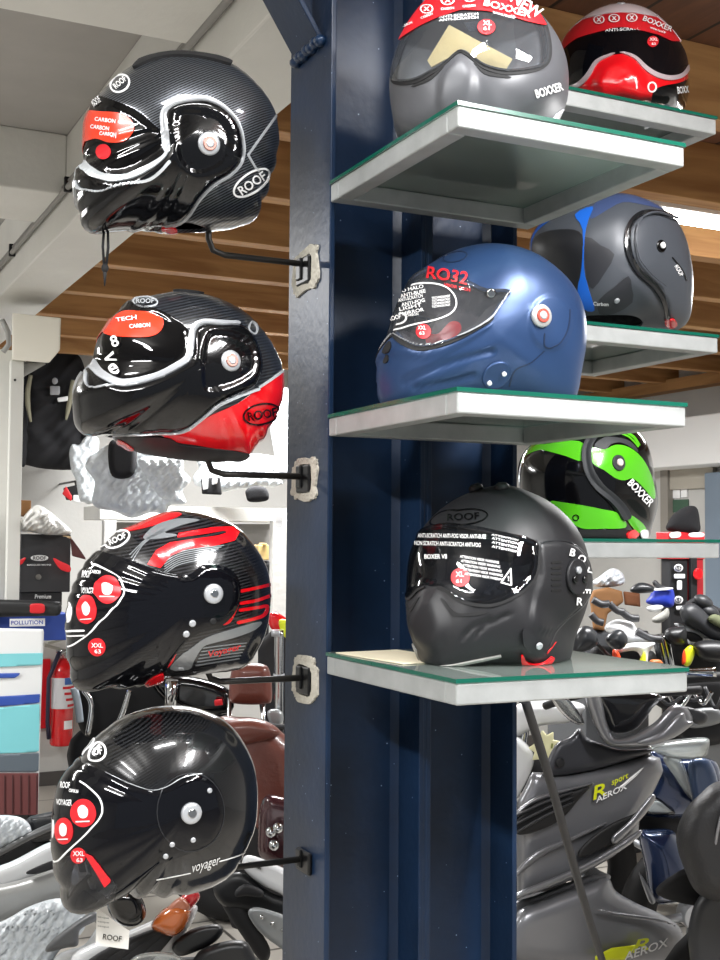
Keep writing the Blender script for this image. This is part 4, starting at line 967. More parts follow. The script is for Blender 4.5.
# ------------------------------------------------------------------ rods that carry the hung helmets
for (h, c, lab, hid) in ((h1, SOCK[0], 'thin black rod holding the topmost hung helmet', -.03), (h2, SOCK[1], 'thin black rod holding the red and black hung helmet', -.03), (h3, SOCK[2], 'thin black rod holding the red striped hung helmet', -.03), (h4, SOCK[3], 'thin black rod holding the plain carbon hung helmet', -.03)):
    zr = c[2] + (.012 if h is h1 else .004); xb = on(210, 300, 1, .09)[0]; r = .0055; up = h.c[2] + h.zmin + .07
    mb = MB().tube([(-.0125, c[1], zr), (xb + .03, c[1], zr), (xb + .008, c[1], zr + .006), (xb, c[1], zr + .025), (xb, c[1], max(zr + .06, up))], r)
    tag(mb.build('helmet_rod', STEEL), lab, 'rod', 'rods fixed to the column')
# black cord hanging under the topmost helmet
b = MB(); q0 = P(106, 226, 2.0); q1 = P(105, 268, 2.0)
for dx in (-.003, .003): b.tube([q0 + np.array([dx, 0, 0]), (q0 + q1) / 2 + np.array([dx * 1.5, 0, 0]), q1 + np.array([dx * .5, 0, 0])], .0022, 6)
cord = b.build('strap_cord', RUB); M = h1.root.matrix_world.inverted(); cord.data.transform(M); cord.parent = h1.root
o = MB().ell(q1, (.006, .006, .008)).cyl(q1, q1 - np.array([0, 0, .03]), .004, .001, 8).build('cord_end', RUB, None); o.data.transform(M); o.data.transform(Matrix()); o.parent = h1.root
# ------------------------------------------------------------------ the shop
WALLM = mat('painted_wall', 'bdbcb8', .8, bump=.1, bscale=40, var=.06, vscale=2); WHITEP = mat('white_plaster', 'd9d8d3', .75, bump=.15, bscale=30, var=.05, vscale=3)
GREYC = mat('grey_panel_ceiling', 'a7a4a0', .8, var=.05); BULK = mat('white_bulkhead', 'e6e6e4', .7)
def wood(name, c0, c1, axis, plank=0.0, rough=.65):
    M = mat(name, c0, rough); nt = M.node_tree; b = nt.nodes['Principled BSDF']; L = nt.links.new
    tc = nt.nodes.new('ShaderNodeTexCoord'); mp = nt.nodes.new('ShaderNodeMapping')
    sc = [9, 9, 9]; sc[axis] = .8; mp.inputs['Scale'].default_value = sc
    n = nt.nodes.new('ShaderNodeTexNoise'); n.inputs['Scale'].default_value = 2.2; n.inputs['Detail'].default_value = 7; n.inputs['Distortion'].default_value = .8
    r = nt.nodes.new('ShaderNodeValToRGB'); r.color_ramp.elements[0].color = lin(c0); r.color_ramp.elements[1].color = lin(c1); r.color_ramp.elements[0].position = .35; r.color_ramp.elements[1].position = .68
    L(tc.outputs['Object'], mp.inputs['Vector']); L(mp.outputs['Vector'], n.inputs['Vector']); L(n.outputs['Fac'], r.inputs['Fac']); L(r.outputs['Color'], b.inputs['Base Color'])
    if plank:
        br = nt.nodes.new('ShaderNodeTexBrick'); br.offset = .5
        m2 = nt.nodes.new('ShaderNodeMapping'); m2.inputs['Rotation'].default_value = (0, 0, PI / 2)
        br.inputs['Scale'].default_value = 1.0; br.inputs['Brick Width'].default_value = 2.6; br.inputs['Row Height'].default_value = plank; br.inputs['Mortar Size'].default_value = .006
        br.inputs['Color1'].default_value = (1, 1, 1, 1); br.inputs['Color2'].default_value = (.6, .6, .6, 1); br.inputs['Mortar'].default_value = (.05, .04, .03, 1)
        mx = nt.nodes.new('ShaderNodeMix'); mx.data_type = 'RGBA'; mx.blend_type = 'MULTIPLY'; mx.inputs['Factor'].default_value = 1
        L(tc.outputs['Object'], m2.inputs['Vector']); L(m2.outputs['Vector'], br.inputs['Vector']); L(r.outputs['Color'], mx.inputs['A']); L(br.outputs['Color'], mx.inputs['B']); L(mx.outputs['Result'], b.inputs['Base Color'])
    return M
PLANK = wood('ceiling_planks', '5e3a28', '7c4f34', 1, .22); JOIST = wood('joist_wood', '96693c', 'b98c58', 0); PLATE = wood('wall_plate_wood', '8a6236', 'a87c4a', 1)
def tiles():
    M = mat('floor_tiles', 'b4b0a8', .35, var=.05); nt = M.node_tree; b = nt.nodes['Principled BSDF']; L = nt.links.new
    tc = nt.nodes.new('ShaderNodeTexCoord'); br = nt.nodes.new('ShaderNodeTexBrick'); br.offset = 0
    br.inputs['Scale'].default_value = 1.0; br.inputs['Brick Width'].default_value = .45; br.inputs['Row Height'].default_value = .45; br.inputs['Mortar Size'].default_value = .008
    br.inputs['Color1'].default_value = lin('b8b3aa'); br.inputs['Color2'].default_value = lin('aaa59c'); br.inputs['Mortar'].default_value = lin('55524d')
    L(tc.outputs['Object'], br.inputs['Vector']); L(br.outputs['Color'], b.inputs['Base Color']); return M
YB, XR, XL, YF = 6.3, 5.0, -4.6, -5.2
struct('floor', MB().span((XL, YF, -.1), (XR, YB, 0)), tiles())
struct('wall_back', MB().span((XL, YB, 0), (XR + .15, YB + .15, 3.3)), WALLM)
struct('wall_right', MB().span((XR, YF, 0), (XR + .15, YB, 3.3)), WALLM)
struct('wall_left', MB().span((XL - .15, YF, 0), (XL, YB, 3.3)), WALLM)
struct('ceiling', MB().span((.09, YF, 2.96), (XR, YB, 3.06)), PLANK)
struct('ceiling_panel', MB().span((XL, YF, 3.08), (.09, YB, 3.14)), GREYC)
struct('trim_1', MB().span((.085, -3.2, 2.74), (.33, YB, 3.08), bev=.006), WHITEP)                  # long white beam running to the back wall
for i, (y0, y1) in enumerate(((.35, 1.02), (2.5, 2.95), (4.2, 4.6))):
    struct('trim_%d' % (i + 2), MB().span((XL, y0, 2.86), (.085, y1, 3.08), bev=.006), WHITEP)      # white cross beams left of it
for i, y in enumerate(np.arange(.62, 6.1, .62)):
    struct('trim_%d' % (i + 5), MB().span((.33, y, 2.76), (XR, y + .075, 2.96), bev=.003), JOIST)   # floor joists overhead
struct('trim_20', MB().span((XR - .12, 1.0, 2.70), (XR, YB, 2.78)), PLATE)
struct('trim_21', MB().span((XR - .30, 1.0, 2.14), (XR, YB, 2.47), bev=.01), BULK)
struct('baseboard_back', MB().span((XL, YB - .015, 0), (XR, YB, .09)), mat('dark_skirting', '4b4744', .5))
# conduit with saddles on the long beam
b = MB(); b.tube([(.07, y, 2.86) for y in np.linspace(-1, 5.9, 12)], .011); b.tube([(.074, y, 2.885) for y in np.linspace(-1, 5.9, 12)], .006)
cdt = empty('conduit', (.07, 2, 2.86), 'grey cable conduit clipped along the white ceiling beam', 'conduit'); b.build('pipe', mat('grey_pipe', '8c8a86', .5), cdt)
for y in (.2, 1.3, 2.4, 3.5, 4.6): MB().span((.058, y, 2.845), (.085, y + .018, 2.898), bev=.003).build('saddle', RUB, cdt)
# fluorescent fitting under the joists
def fitting(x0, y, z, label, L=1.25, along='x'):
    r = empty('fluorescent_lamp', (x0, y, z), label, 'lamp')
    if along == 'x': e = lambda u, v, w: (x0 + u, y + v, z + w)
    else: e = lambda u, v, w: (x0 + v, y + u, z + w)
    def sp(a, c): return MB().span(e(*a), e(*c), bev=.004)
    sp((0, -.05, 0), (L, .05, .05)).build('housing', BULK, r)
    MB().cyl(e(.03, -.02, -.028), e(L - .03, -.02, -.028), .018).build('tube', emit('tube_light', 'fff8ee', 14), r)
    for u in (.0, L - .03): sp((u, -.03, -.05), (u + .03, .03, .0)).build('socket', BULK, r)
    return r
fitting(2.05, 1.66, 2.85, 'white fluorescent strip lamp glowing under the wooden joists')


# ------------------------------------------------------------------ pieces traced at their own distance
def dfun(pxs, d, kx, ky):
    c = np.asarray(pxs, float).mean(0); return lambda p: d + kx * (p[:, 0] - c[0]) + ky * (p[:, 1] - c[1])
def rays(p):
    return FW + np.outer((p[:, 0] - 360) / FPX, RT) - np.outer((p[:, 1] - 480) / FPX, UP)
def puff(name, pxs, d, m, parent=None, thick=.05, bulge=.02, bw=10, kx=0.0, ky=0.0, smooth=True, res=None, rough=0.0, rs=12.0, ref=None):
    """a solid panel: outline, own thickness, softly domed front and back"""
    pxs = np.asarray(pxs, float); q = cat(pxs, 5, True) if smooth else pxs
    lo, hi = q.min(0) - 4, q.max(0) + 4; res = res or max(1.6, (hi - lo).max() / 45)
    xs = np.arange(lo[0], hi[0] + res, res); ys = np.arange(lo[1], hi[1] + res, res)
    X, Y = np.meshgrid(xs, ys); A = np.stack([X.ravel(), Y.ravel()], -1); nx = len(xs)
    i = np.arange(len(ys) - 1)[:, None] * nx + np.arange(nx - 1)[None]; i = i.ravel()
    T = np.concatenate([np.stack([i, i + nx, i + 1], 1), np.stack([i + 1, i + nx, i + nx + 1], 1)])
    A, T = clip(A, T, sd_poly(A, q))
    sd = -sd_poly(A, q); t = np.clip(sd / bw, 0, 1); h = bulge * np.sqrt(np.clip(1 - (1 - t) ** 2, 0, 1))
    if rough:
        h = h + rough * np.clip(sd / 3, 0, 1) * (np.sin(A[:, 0] * 6.3 / rs + 1.7 * np.sin(A[:, 1] * 4.1 / rs)) + .7 * np.sin((A[:, 0] + A[:, 1] * 1.3) * 9.7 / rs + 2 * np.sin(A[:, 0] * 3 / rs)))
    df = dfun(q if ref is None else [ref], d, kx, ky)(A); R = rays(A)
    F = CAM + R * (df - h)[:, None]; Bk = CAM + R * (df + thick + h * .5)[:, None]
    n = len(F); E = border(T)
    W = np.concatenate([np.stack([E[:, 1], E[:, 0], E[:, 0] + n], 1), np.stack([E[:, 1], E[:, 0] + n, E[:, 1] + n], 1)])
    V = np.concatenate([F, Bk]); TT = np.concatenate([T, T[:, ::-1] + n, W]); sm = np.concatenate([np.ones(2 * len(T), bool), np.zeros(len(W), bool)])
    o = link(name, fast_mesh(name, V, TT, sm), m)
    if parent is not None: local(parent, o)
    return o
def pt(px, py, d): return tuple(P(px, py, d))
def wire(name, pts, r, m, parent=None, n=8, smooth=True):
    q = np.array([P(*p) for p in pts]); q = cat(q, 5) if smooth and len(q) > 2 else q
    rr = list(np.interp(np.linspace(0, 1, len(q)), np.linspace(0, 1, len(r)), r)) if np.ndim(r) else r
    return MB().tube(q, rr, n).build(name, m, parent)
def ptext(txt, cx, cy, h, ang, d, m, parent, width=None, shear=0.0, kx=0.0, ky=0.0, bold=.015, name='lettering'):
    V, T = text_tris(txt, bold); k = h if width is None else width / (V[:, 0].max() - V[:, 0].min()); a = math.radians(ang)
    X = V[:, 0] * k + V[:, 1] * h * shear; Y = V[:, 1] * h
    p = np.stack([cx + X * math.cos(a) - Y * math.sin(a), cy - X * math.sin(a) - Y * math.cos(a)], -1)
    dd = d + kx * (p[:, 0] - cx) + ky * (p[:, 1] - cy)
    o = link(name, fast_mesh(name, CAM + rays(p) * dd[:, None], T, np.zeros(len(T), bool)), m)
    if parent is not None: local(parent, o)
    return o
def ground(px, d):
    p = P(px, 800, d); return (p[0], p[1], 0)
def wheel(name, c, r, parent, ax=(1, 0, 0), w=.12, rim=SILV):
    ax = Vector(ax).normalized(); s = ax.orthogonal().normalized(); u = ax.cross(s)
    pts = [Vector(c) + (s * math.cos(t) + u * math.sin(t)) * (r - w / 2) for t in np.linspace(0, 2 * PI, 37)]
    o = MB().tube(pts, w / 2, 10).build(name, RUB, parent)
    q = MB().cyl(Vector(c) - ax * w * .3, Vector(c) + ax * w * .3, .05)
    for k in range(5):
        t = 2 * PI * k / 5; q.cyl(c, Vector(c) + (s * math.cos(t) + u * math.sin(t)) * (r - w * .6), .018, .014, 8)
    q.tube([Vector(c) + (s * math.cos(t) + u * math.sin(t)) * (r - w * .8) for t in np.linspace(0, 2 * PI, 33)], .016, 6).build('rim', rim, o)
    return o
PLAS = clear('crinkled_plastic_film', 'e8edf0', .42, .12, 'b9c0c4')
PLAS2 = mat('plastic_wrap', 'cdd3d7', .3, 0, .3, bump=.8, bscale=30, var=.2, vscale=14)
CARD = mat('brown_cardboard', '8a623c', .85, var=.1); BLACKM = mat('soft_black', '141417', .7); DKG = mat('dark_grey_plastic', '2b2c2f', .45)
BROWN = mat('brown_leather', '6a3a30', .38, 0, .2, bump=.2, bscale=60); WHITEG = mat('white_fairing', 'dcdee0', .22, 0, .7)
GUN = mat('gunmetal_paint', '7d7e82', .34, .5, .3); GUN2 = mat('gunmetal_light', '85868a', .28, .6, .4); GUND = mat('gunmetal_dark', '3c3d42', .42, .3, .1)
DBLUE = mat('dark_blue_paint', '1d2f52', .22, .4, .8); BLUEC = mat('blue_edge', '2b49a0', .4); LENS = clear('clear_lens', 'f0f3f3', .12, .03, 'e2e6e6')

# ---- left side, against the back wall
g = 'clothes hanging on the back wall'
def hook(root, px, py, d):
    p = P(px, py, d); MB().tube([p, p + np.array([0, .02, .03]), (p[0], YB + .01, p[2] + .03)], .007).build('wall_hook', STEEL, root)
j = empty('jacket', tuple(on(52, 475, 1, 6.2)), 'black jacket hanging on the back wall below the white box', 'jacket', g)
puff('body', [(22, 372), (40, 352), (60, 346), (74, 352), (84, 366), (92, 420), (90, 462), (70, 470), (30, 466), (18, 452)], 7.66, FAB, j, .12, .08, 22, rough=.01, rs=30)
puff('sleeve', [(22, 372), (16, 400), (14, 440), (18, 462), (26, 464), (30, 420), (30, 385)], 7.62, FAB, j, .1, .05, 8)
puff('sleeve', [(80, 366), (90, 400), (95, 440), (94, 462), (86, 464), (80, 420)], 7.62, FAB, j, .1, .05, 8)
for s in ([(31, 375), (28, 390), (28, 405), (31, 422)], [(73, 380), (70, 400), (66, 420)]): wire('stripe', [(x, y, 7.55) for x, y in s], [.012, .016, .016, .006], mat('olive_stripe', '7d7a66', .7), j)
puff('badge', [(50, 386), (60, 386), (60, 395), (50, 395)], 7.545, mat('grey_badge', '8f9194', .6), j, .01, .004, 3, smooth=False); puff('badge', ellipse(55, 381, 3, 3.5), 7.545, mat('grey_badge', '8f9194', .6), j, .01, .004, 3)
puff('price_label', [(57, 398), (68, 396), (68, 401), (58, 402)], 7.54, WHITE, j, .01, .003, 2, smooth=False)
hook(j, 48, 356, 7.66)
def bag(pxs, d, lab, inner=None, rough=.006):
    r = empty('wrapped_garment', tuple(P(*np.mean(pxs, 0), d)), lab, 'garment', g)
    q = cat(pxs, 3, True); ce = q.mean(0); rs_ = np.random.RandomState(int(q.sum()) % 1000); pxs = ce + (q - ce) * (1 + .28 * (rs_.rand(len(q), 1) - .45))
    if inner: puff('garment', inner, d + .03, FAB, r, .06, .03, 8)
    puff('plastic_wrap', pxs, d, PLAS2, r, .02, .05, 10, rough=rough, rs=9)
    if d > 7.2: hook(r, *(np.mean(pxs, 0) * [1, .98]), d + .02)
    return r
bag([(70, 452), (84, 440), (98, 442), (100, 470), (97, 500), (84, 502), (76, 480)], 7.4, 'crumpled clear plastic hanging beside the black jacket')
bag([(92, 448), (130, 444), (170, 452), (184, 470), (180, 500), (150, 512), (98, 510), (94, 480)], 6.72, 'plastic wrapped garment hanging below the red and black helmet')
puff('garment', [(112, 440), (134, 442), (136, 468), (128, 478), (112, 476), (108, 455)], 6.66, FAB, bpy.data.objects['wrapped_garment.001'], .05, .03, 6)
bag([(140, 458), (175, 455), (186, 472), (180, 492), (160, 497), (145, 480)], 6.5, 'small dark garment in plastic left of the boxed parts', [(150, 462), (168, 462), (168, 480), (152, 482)])
bag([(196, 460), (240, 455), (278, 460), (282, 478), (262, 488), (225, 490), (200, 484)], 7.15, 'grey plastic bag with clothes above the white rack', [(205, 466), (240, 462), (250, 480), (210, 484)])
bag([(268, 400), (290, 392), (291, 470), (278, 474), (272, 440)], 7.3, 'blue tinted plastic wrapped garment beside the column')
r = empty('carton', pt(74, 500, 7.66), 'small red and black carton with a white label, hung on the wall', 'box'); p0 = P(72, 494, 7.0)
puff('body', [(63, 488), (80, 484), (84, 492), (82, 500), (66, 500)], 7.66, BLACKM, r, .06, .004, 3, smooth=False); puff('label', [(73, 495), (84, 495), (83, 503), (73, 502)], 7.64, WHITE, r, .01, .002, 2, smooth=False); puff('red_side', [(62, 494), (66, 486), (72, 496), (72, 502)], 7.645, REDP, r, .01, .002, 2, smooth=False); hook(r, 76, 486, 7.68)
r = empty('parts_box', pt(212, 494, 6.8), 'black parts box with white price label on the hanging rail', 'box')
puff('body', [(201, 478), (220, 477), (222, 495), (202, 494)], 6.8, BLACKM, r, .1, .004, 3, smooth=False); puff('label', [(202, 479), (208, 478), (208, 489), (203, 490)], 6.785, WHITE, r, .01, .002, 2, smooth=False); puff('label', [(212, 479), (217, 478), (217, 484), (212, 485)], 6.785, WHITE, r, .01, .002, 2, smooth=False)
puff('loop_handle', [(246, 490), (254, 486), (266, 488), (268, 500), (250, 502), (246, 496)], 6.82, FAB, r, .05, .02, 6)
# white rack behind the hung helmets
rk = empty('white_rack', tuple(np.array(pt(245, 800, 7.2)) * [1, 1, 0]), 'white steel rack behind the red striped helmet', 'rack')
def pbox(name, x0, y0, x1, y1, d, th, m, parent, bev=.004):
    """box whose front face spans the given picture rectangle at distance d, square to the room"""
    a = P(x0, y0, d); yv = a[1]; c1 = on(x1, y1, 1, yv)
    lo = np.minimum(a, c1); hi = np.maximum(a, c1)
    return MB().span((lo[0], yv, lo[2]), (hi[0], yv + th, hi[2]), bev=bev).build(name, m, parent)
pbox('top_panel', 100, 505, 288, 522, 6.9, .4, WHITEP, rk); pbox('post', 273, 520, 288, 790, 6.85, .05, WHITEP, rk); pbox('post', 104, 520, 112, 790, 6.8, .05, WHITEP, rk)
pbox('back_panel', 110, 522, 275, 640, 7.2, .02, mat('rack_grey', '8e8c88', .7), rk); pbox('shelf_board', 108, 640, 275, 648, 6.9, .4, WHITEP, rk)
for y in (517, 522): MB().lathe(P(279, y + 2, 6.82), [(.022, 0), (.022, .01)], -FW).build('round_label', mat('pale_label', 'd2d2d2', .5), rk)
r = empty('paper_pack', pt(263, 575, 6.9), 'yellowish paper pack standing in the white rack', 'box'); pbox('pack', 258, 545, 269, 560, 6.95, .12, mat('kraft_pale', 'c9ad72', .8), r); pbox('cap', 264, 543, 267, 546, 6.95, .08, mat('kraft_pale', 'c9ad72', .8), r)
tag(pbox('black_case', 258, 561, 272, 640, 6.95, .2, BLACKM, None, .02), 'black case under the yellowish pack in the white rack', 'case')

# ---- white cabinet and counter at the far left
cab = empty('white_cabinet', tuple(np.array(pt(5, 800, 5.3)) * [1, 1, 0]), 'tall white panel cabinet at the left edge', 'cabinet')
WCB = mat('white_laminate', 'd8d8d2', .45)
pbox('side_panel', -60, 345, 10, 613, 5.56, .4, WCB, cab); pbox('post', 11, 360, 19, 613, 5.54, .04, WCB, cab)
for y in (380, 490, 596): MB().lathe(P(15, y, 5.535), [(.006, 0), (.005, .004)], -FW).build('screw', RUB, cab)
wb = empty('white_box', pt(36, 350, 5.2), 'white sheet metal box with a cut corner on top of the cabinet', 'box')
puff('body', [(12, 313), (61, 318), (60, 350), (49, 363), (12, 360)], 5.5, mat('ivory_metal', 'dedacd', .4), wb, .35, .002, 3, smooth=False); puff('gusset', [(19, 362), (48, 363), (22, 378), (19, 378)], 5.6, mat('grey_metal', '8f8f8c', .5), wb, .02, .002, 2, smooth=False)
MB().tube([pt(2, 320, 5.25), pt(8, 332, 5.25), pt(9, 344, 5.3), pt(3, 352, 5.3)], .012).build('cable', mat('grey_cable', '9a9a96', .5), wb)
ct = empty('counter', tuple(np.array(pt(30, 830, 5.5)) * [1, 1, 0]), 'counter with a blue front edge at the far left', 'counter')
pbox('top', -90, 617, 70, 640, 5.38, .75, BLUEC, ct); pbox('front_label', 10, 619, 45, 626, 5.372, .006, WHITE, ct, .001); ptext('POLLUTION', 27, 622.5, 4, 1, 5.365, BLUEC, ct, 32)
for x in (-84, 36):
    q = P(x, 640, 5.45); MB().span((q[0] - .02, q[1], 0), (q[0] + .02, q[1] + .45, q[2]), bev=.004).build('leg', BLACKM, ct)
po = empty('poster', pt(15, 815, 5.42), 'poster of a boat on turquoise water with red boards below, hung on the counter', 'poster')
def quad(name, pts, d, m, parent, th=.004): return puff(name, pts, d, m, parent, th, .0, 3, smooth=False)
quad('sheet', [(-60, 627), (44, 629), (41, 708), (38, 815), (-60, 815)], 5.34, mat('poster_white', 'e6e8e8', .4), po)
TQ = mat('poster_turquoise', '7fcfd6', .4)
for pts, m_ in (([(-60, 655), (43, 653), (42.5, 665), (-60, 670)], TQ), ([(-60, 674), (22, 673), (15, 678), (-60, 679)], mat('poster_blue', '2c4fa8', .4)), ([(-60, 700), (40, 694), (39.5, 703), (-60, 712)], mat('poster_blue', '2c4fa8', .4)),
                ([(-60, 713), (39.5, 704), (39, 752), (-60, 756)], TQ), ([(-60, 757), (39, 753), (38.6, 772), (-60, 772)], mat('poster_grey', '5b6670', .4)), ([(-60, 773), (38.6, 773), (37.8, 815), (-60, 815)], mat('poster_maroon', '6d3a3a', .5))):
    quad('printed_band', pts, 5.334, m_, po, .002)
for x in (4, 12, 20, 28, 36): quad('printed_board', [(x, 775), (x + 1.4, 775), (x + 1.3, 814), (x - .2, 814)], 5.33, mat('poster_maroon_dark', '4a2426', .5), po, .001)
bx = empty('helmet_box', pt(45, 592, 5.6), 'black helmet box with red wings and open flaps on the counter', 'box')
pbox('carton', 21, 534, 70, 592, 5.62, .3, mat('box_black', '2a2a2c', .6), bx)
puff('flap', [(15, 532), (70, 536), (74, 540), (62, 536), (40, 533)], 5.53, mat('box_inside', 'b39a77', .8), bx, .02, .002, 2, smooth=False); puff('flap', [(70, 536), (79, 548), (87, 560), (72, 556)], 5.6, mat('box_maroon', '4c2020', .6), bx, .01, .002, 2, smooth=False)
puff('red_wing', [(53, 558), (62, 562), (70, 566), (70, 572), (60, 569)], 5.615, REDP, bx, .002, .001, 2); puff('red_wing', [(14, 564), (26, 557), (22, 564), (14, 568)], 5.615, REDP, bx, .002, .001, 2)
puff('logo_oval', ellipse(39.5, 558, 9, 3), 5.615, WHITE, bx, .002, .001, 2); ptext('ROOF', 39.5, 558, 3.4, 0, 5.61, BLACKM, bx, 13); ptext('CASQUES MOTO', 39, 565, 1.8, 0, 5.61, WHITE, bx, 24)
puff('emblem', ellipse(38.5, 577, 3, 3), 5.615, mat('emblem_grey', '77746f', .5), bx, .002, .001, 2)
tag(puff('plastic_bag', [(18, 530), (24, 516), (36, 505), (48, 510), (60, 520), (72, 533), (50, 535), (30, 532)], 5.6, mat('white_film', 'd4d3cf', .3, 0, .3, bump=.8, bscale=25), None, .15, .1, 14, rough=.012), 'white plastic bag bulging out of the open helmet box', 'bag')
tag(pbox('brown_carton', 15, 500, 31, 516, 5.75, .2, CARD, None, .004), 'small brown carton behind the white plastic bag', 'box')
tr = empty('black_tray', pt(30, 616, 5.4), 'black case with a red emblem lying on the counter', 'case')
puff('body', [(-60, 600), (50, 601), (61, 605), (60, 614), (50, 616), (-60, 616)], 5.42, PLASTICB, tr, .08, .02, 5); puff('emblem', [(31, 604), (43, 604), (45, 609), (43, 613), (31, 613), (30, 608)], 5.39, REDP, tr, .01, .003, 3)
lb = empty('black_binder', pt(40, 600, 5.6), 'flat black box with white lettering under the helmet box', 'box'); pbox('body', 21, 592.5, 62, 606, 5.62, .3, BLACKM, lb); ptext('Premium', 43, 596.5, 4.2, 0, 5.612, WHITE, lb, 16, .1)
# fire extinguisher on the back wall
fx = empty('fire_extinguisher', tuple(on(60, 746, 1, 6.2)), 'red fire extinguisher with a white instruction label', 'fire extinguisher')
c = on(61, 745, 1, 6.18); tp = on(61, 660, 1, 6.18); rr = .075; H = tp[2] - c[2]
MB().lathe((c[0], c[1], c[2]), [(rr * .9, 0), (rr, .015), (rr, H * .86), (rr * .82, H * .95), (rr * .4, H), (.03, H + .01)], n=28).build('cylinder', RED, fx)
MB().lathe((c[0], c[1], c[2] + H), [(.03, 0), (.03, .04), (.045, .05), (.045, .07)], n=16).build('valve', CHROME, fx)
b = MB().box((c[0] - .05, c[1] - .01, c[2] + H + .08), (.16, .03, .02), (0, .3, 0), .005); b.box((c[0] - .03, c[1] - .01, c[2] + H + .13), (.14, .03, .018), (0, -.25, 0), .005).build('lever', mat('grey_lever', 'a5a39a', .4, .5), fx)
MB().tube([(c[0] - .03, c[1] - .05, c[2] + H + .06), (c[0] - .1, c[1] - .06, c[2] + H * .8), (c[0] - .1, c[1] - .05, c[2] + H * .3), (c[0] - .085, c[1] - .03, c[2] + .05)], .014).build('hose', mat('dark_hose', '2a2840', .5), fx)
def arc(name, z0, z1, a0, a1, m_, e=.002):
    n = 12; t = np.linspace(math.radians(a0), math.radians(a1), n); bm = bmesh.new(); A = [[bm.verts.new((c[0] + (rr + e) * math.cos(x), c[1] + (rr + e) * math.sin(x), z)) for x in t] for z in (z0, z1)]
    for k in range(n - 1): bm.faces.new((A[0][k], A[0][k + 1], A[1][k + 1], A[1][k])).smooth = True
    mb = MB(); mb.add(bm); return mb.build(name, m_, fx)
arc('label', c[2] + H * .44, c[2] + H * .80, 195, 340, mat('label_white', 'e2e2e6', .4)); arc('label_patch', c[2] + H * .72, c[2] + H * .80, 270, 330, mat('label_blue', '3f6bb5', .4), .003)
for k in range(4): arc('label_stripe', c[2] + H * (.46 + .07 * k), c[2] + H * (.49 + .07 * k), 285 - 8 * k, 335, REDP, .003)
arc('lower_label', c[2] + H * .2, c[2] + H * .3, 270, 320, WHITE)
sg = MB().span((c[0] - .2, 6.27, c[2] + .1), (c[0] - .06, 6.298, c[2] + H)).build('safety_sign', REDP); tag(sg, 'plain red board on the wall behind the extinguisher', 'sign')
b = MB().span((c[0] - .05, c[1] + .07, c[2] + H * .6), (c[0] + .05, 6.3, c[2] + H * .7)); b.build('bracket', STEEL, fx)
# ------------------------------------------------------------------ right of the column: scooters and motorcycles
GB = 'motorcycles and scooters parked on the right'; GL = 'motorcycles parked on the left'
a1 = Crop(520, 680, 3.6); a2 = Crop(520, 820, 3.6)
# grey sport scooter
s1 = empty('scooter', ground(600, 3.75), 'gunmetal grey sport scooter with yellow and white side lettering', 'scooter', GB)
KX = dict(kx=.0012)
def sp(name, pts, d, m, th=.05, bu=.03, bw=10, sm=True, kx=.0012, ky=0.0): return puff(name, pts, d, m, s1, th, bu, bw, kx, ky, sm, ref=(600, 800))
sp('leg_shield', np.concatenate([a1([(40, 332), (180, 336), (320, 308), (450, 266), (505, 280), (516, 330), (482, 400)]), a2([(430, 0), (426, 60), (330, 135), (200, 212), (-10, 285)]), a1([(-12, 560), (-12, 440), (20, 380)])]), 3.62, GUN, .22, .05, 14, False)
sp('front_panel', a1([(88, 318), (128, 232), (180, 205), (215, 172), (240, 205), (290, 228), (360, 250), (470, 248), (460, 266), (300, 314), (180, 338), (96, 344)]), 3.58, GUND, .25, .03, 8)
ws = sp('windscreen', a1([(280, 40), (500, 50), (475, 105), (425, 170), (372, 192), (328, 184), (305, 130)]), 3.50, mat('smoked_screen', '17181b', .12, 0, .6), .02, .03, 14)
cw = sp('nose_cowl', a1([(232, 40), (286, 50), (312, 150), (340, 205), (395, 200), (480, 155), (545, 92), (600, 100), (622, 150), (560, 205), (470, 235), (360, 240), (300, 220), (258, 140)]), 3.45, GUN2, .12, .03, 7)
sp('cowl_wing', a1([(420, 225), (500, 190), (560, 130), (590, 118), (600, 145), (625, 155), (560, 205), (480, 232)]), 3.41, GUN, .05, .02, 6)
sp('cowl_intake', a1([(585, 95), (668, 118), (672, 150), (640, 160), (600, 135)]), 3.46, DKG, .05, .015, 5)
sp('lower_fairing', a2([(-20, 345), (100, 278), (240, 228), (315, 206), (345, 255), (420, 300), (500, 335), (570, 380), (598, 440), (596, 520), (-20, 520)]), 3.66, GUN, .25, .06, 20)
sp('inner_fairing', a2([(-20, 300), (60, 270), (240, 200), (320, 195), (300, 230), (100, 300), (-20, 360)]), 3.7, GUN, .08, .02, 6)
for pts in (a1([(-12, 470), (60, 420), (150, 395), (262, 368), (258, 376), (150, 410), (40, 450), (-12, 500)]), a2([(-12, 262), (100, 215), (215, 165), (330, 100), (430, 35), (428, 62), (330, 132), (200, 200), (-12, 285)]), a2([(-12, 180), (60, 110), (180, 60), (300, 10), (300, 20), (190, 75), (80, 130), (-12, 205)])):
    sp('edge_trim', pts, 3.535, GUN2, .03, .014, 4)
vt = sp('side_vent', a1([(-12, 500), (60, 440), (160, 410), (250, 382), (215, 425), (150, 500), (60, 545), (-12, 555)]), 3.535, mat('vent_black', '0c0c0e', .6), .02, .01, 4)
for k in range(3): sp('louvre', a1([(-10, 520 - k * 30 + 20), (100, 470 - k * 24 + 8), (190 - k * 4, 438 - k * 18), (185, 446 - k * 18), (100, 482 - k * 24 + 8), (-10, 532 - k * 30 + 20)]), 3.515, DKG, .02, .008, 3)
sp('side_scoop', a2([(212, 112), (258, 62), (330, 12), (405, -20), (425, -30), (380, 40), (330, 88), (225, 135)]), 3.535, mat('vent_black', '0c0c0e', .6), .02, .008, 4)
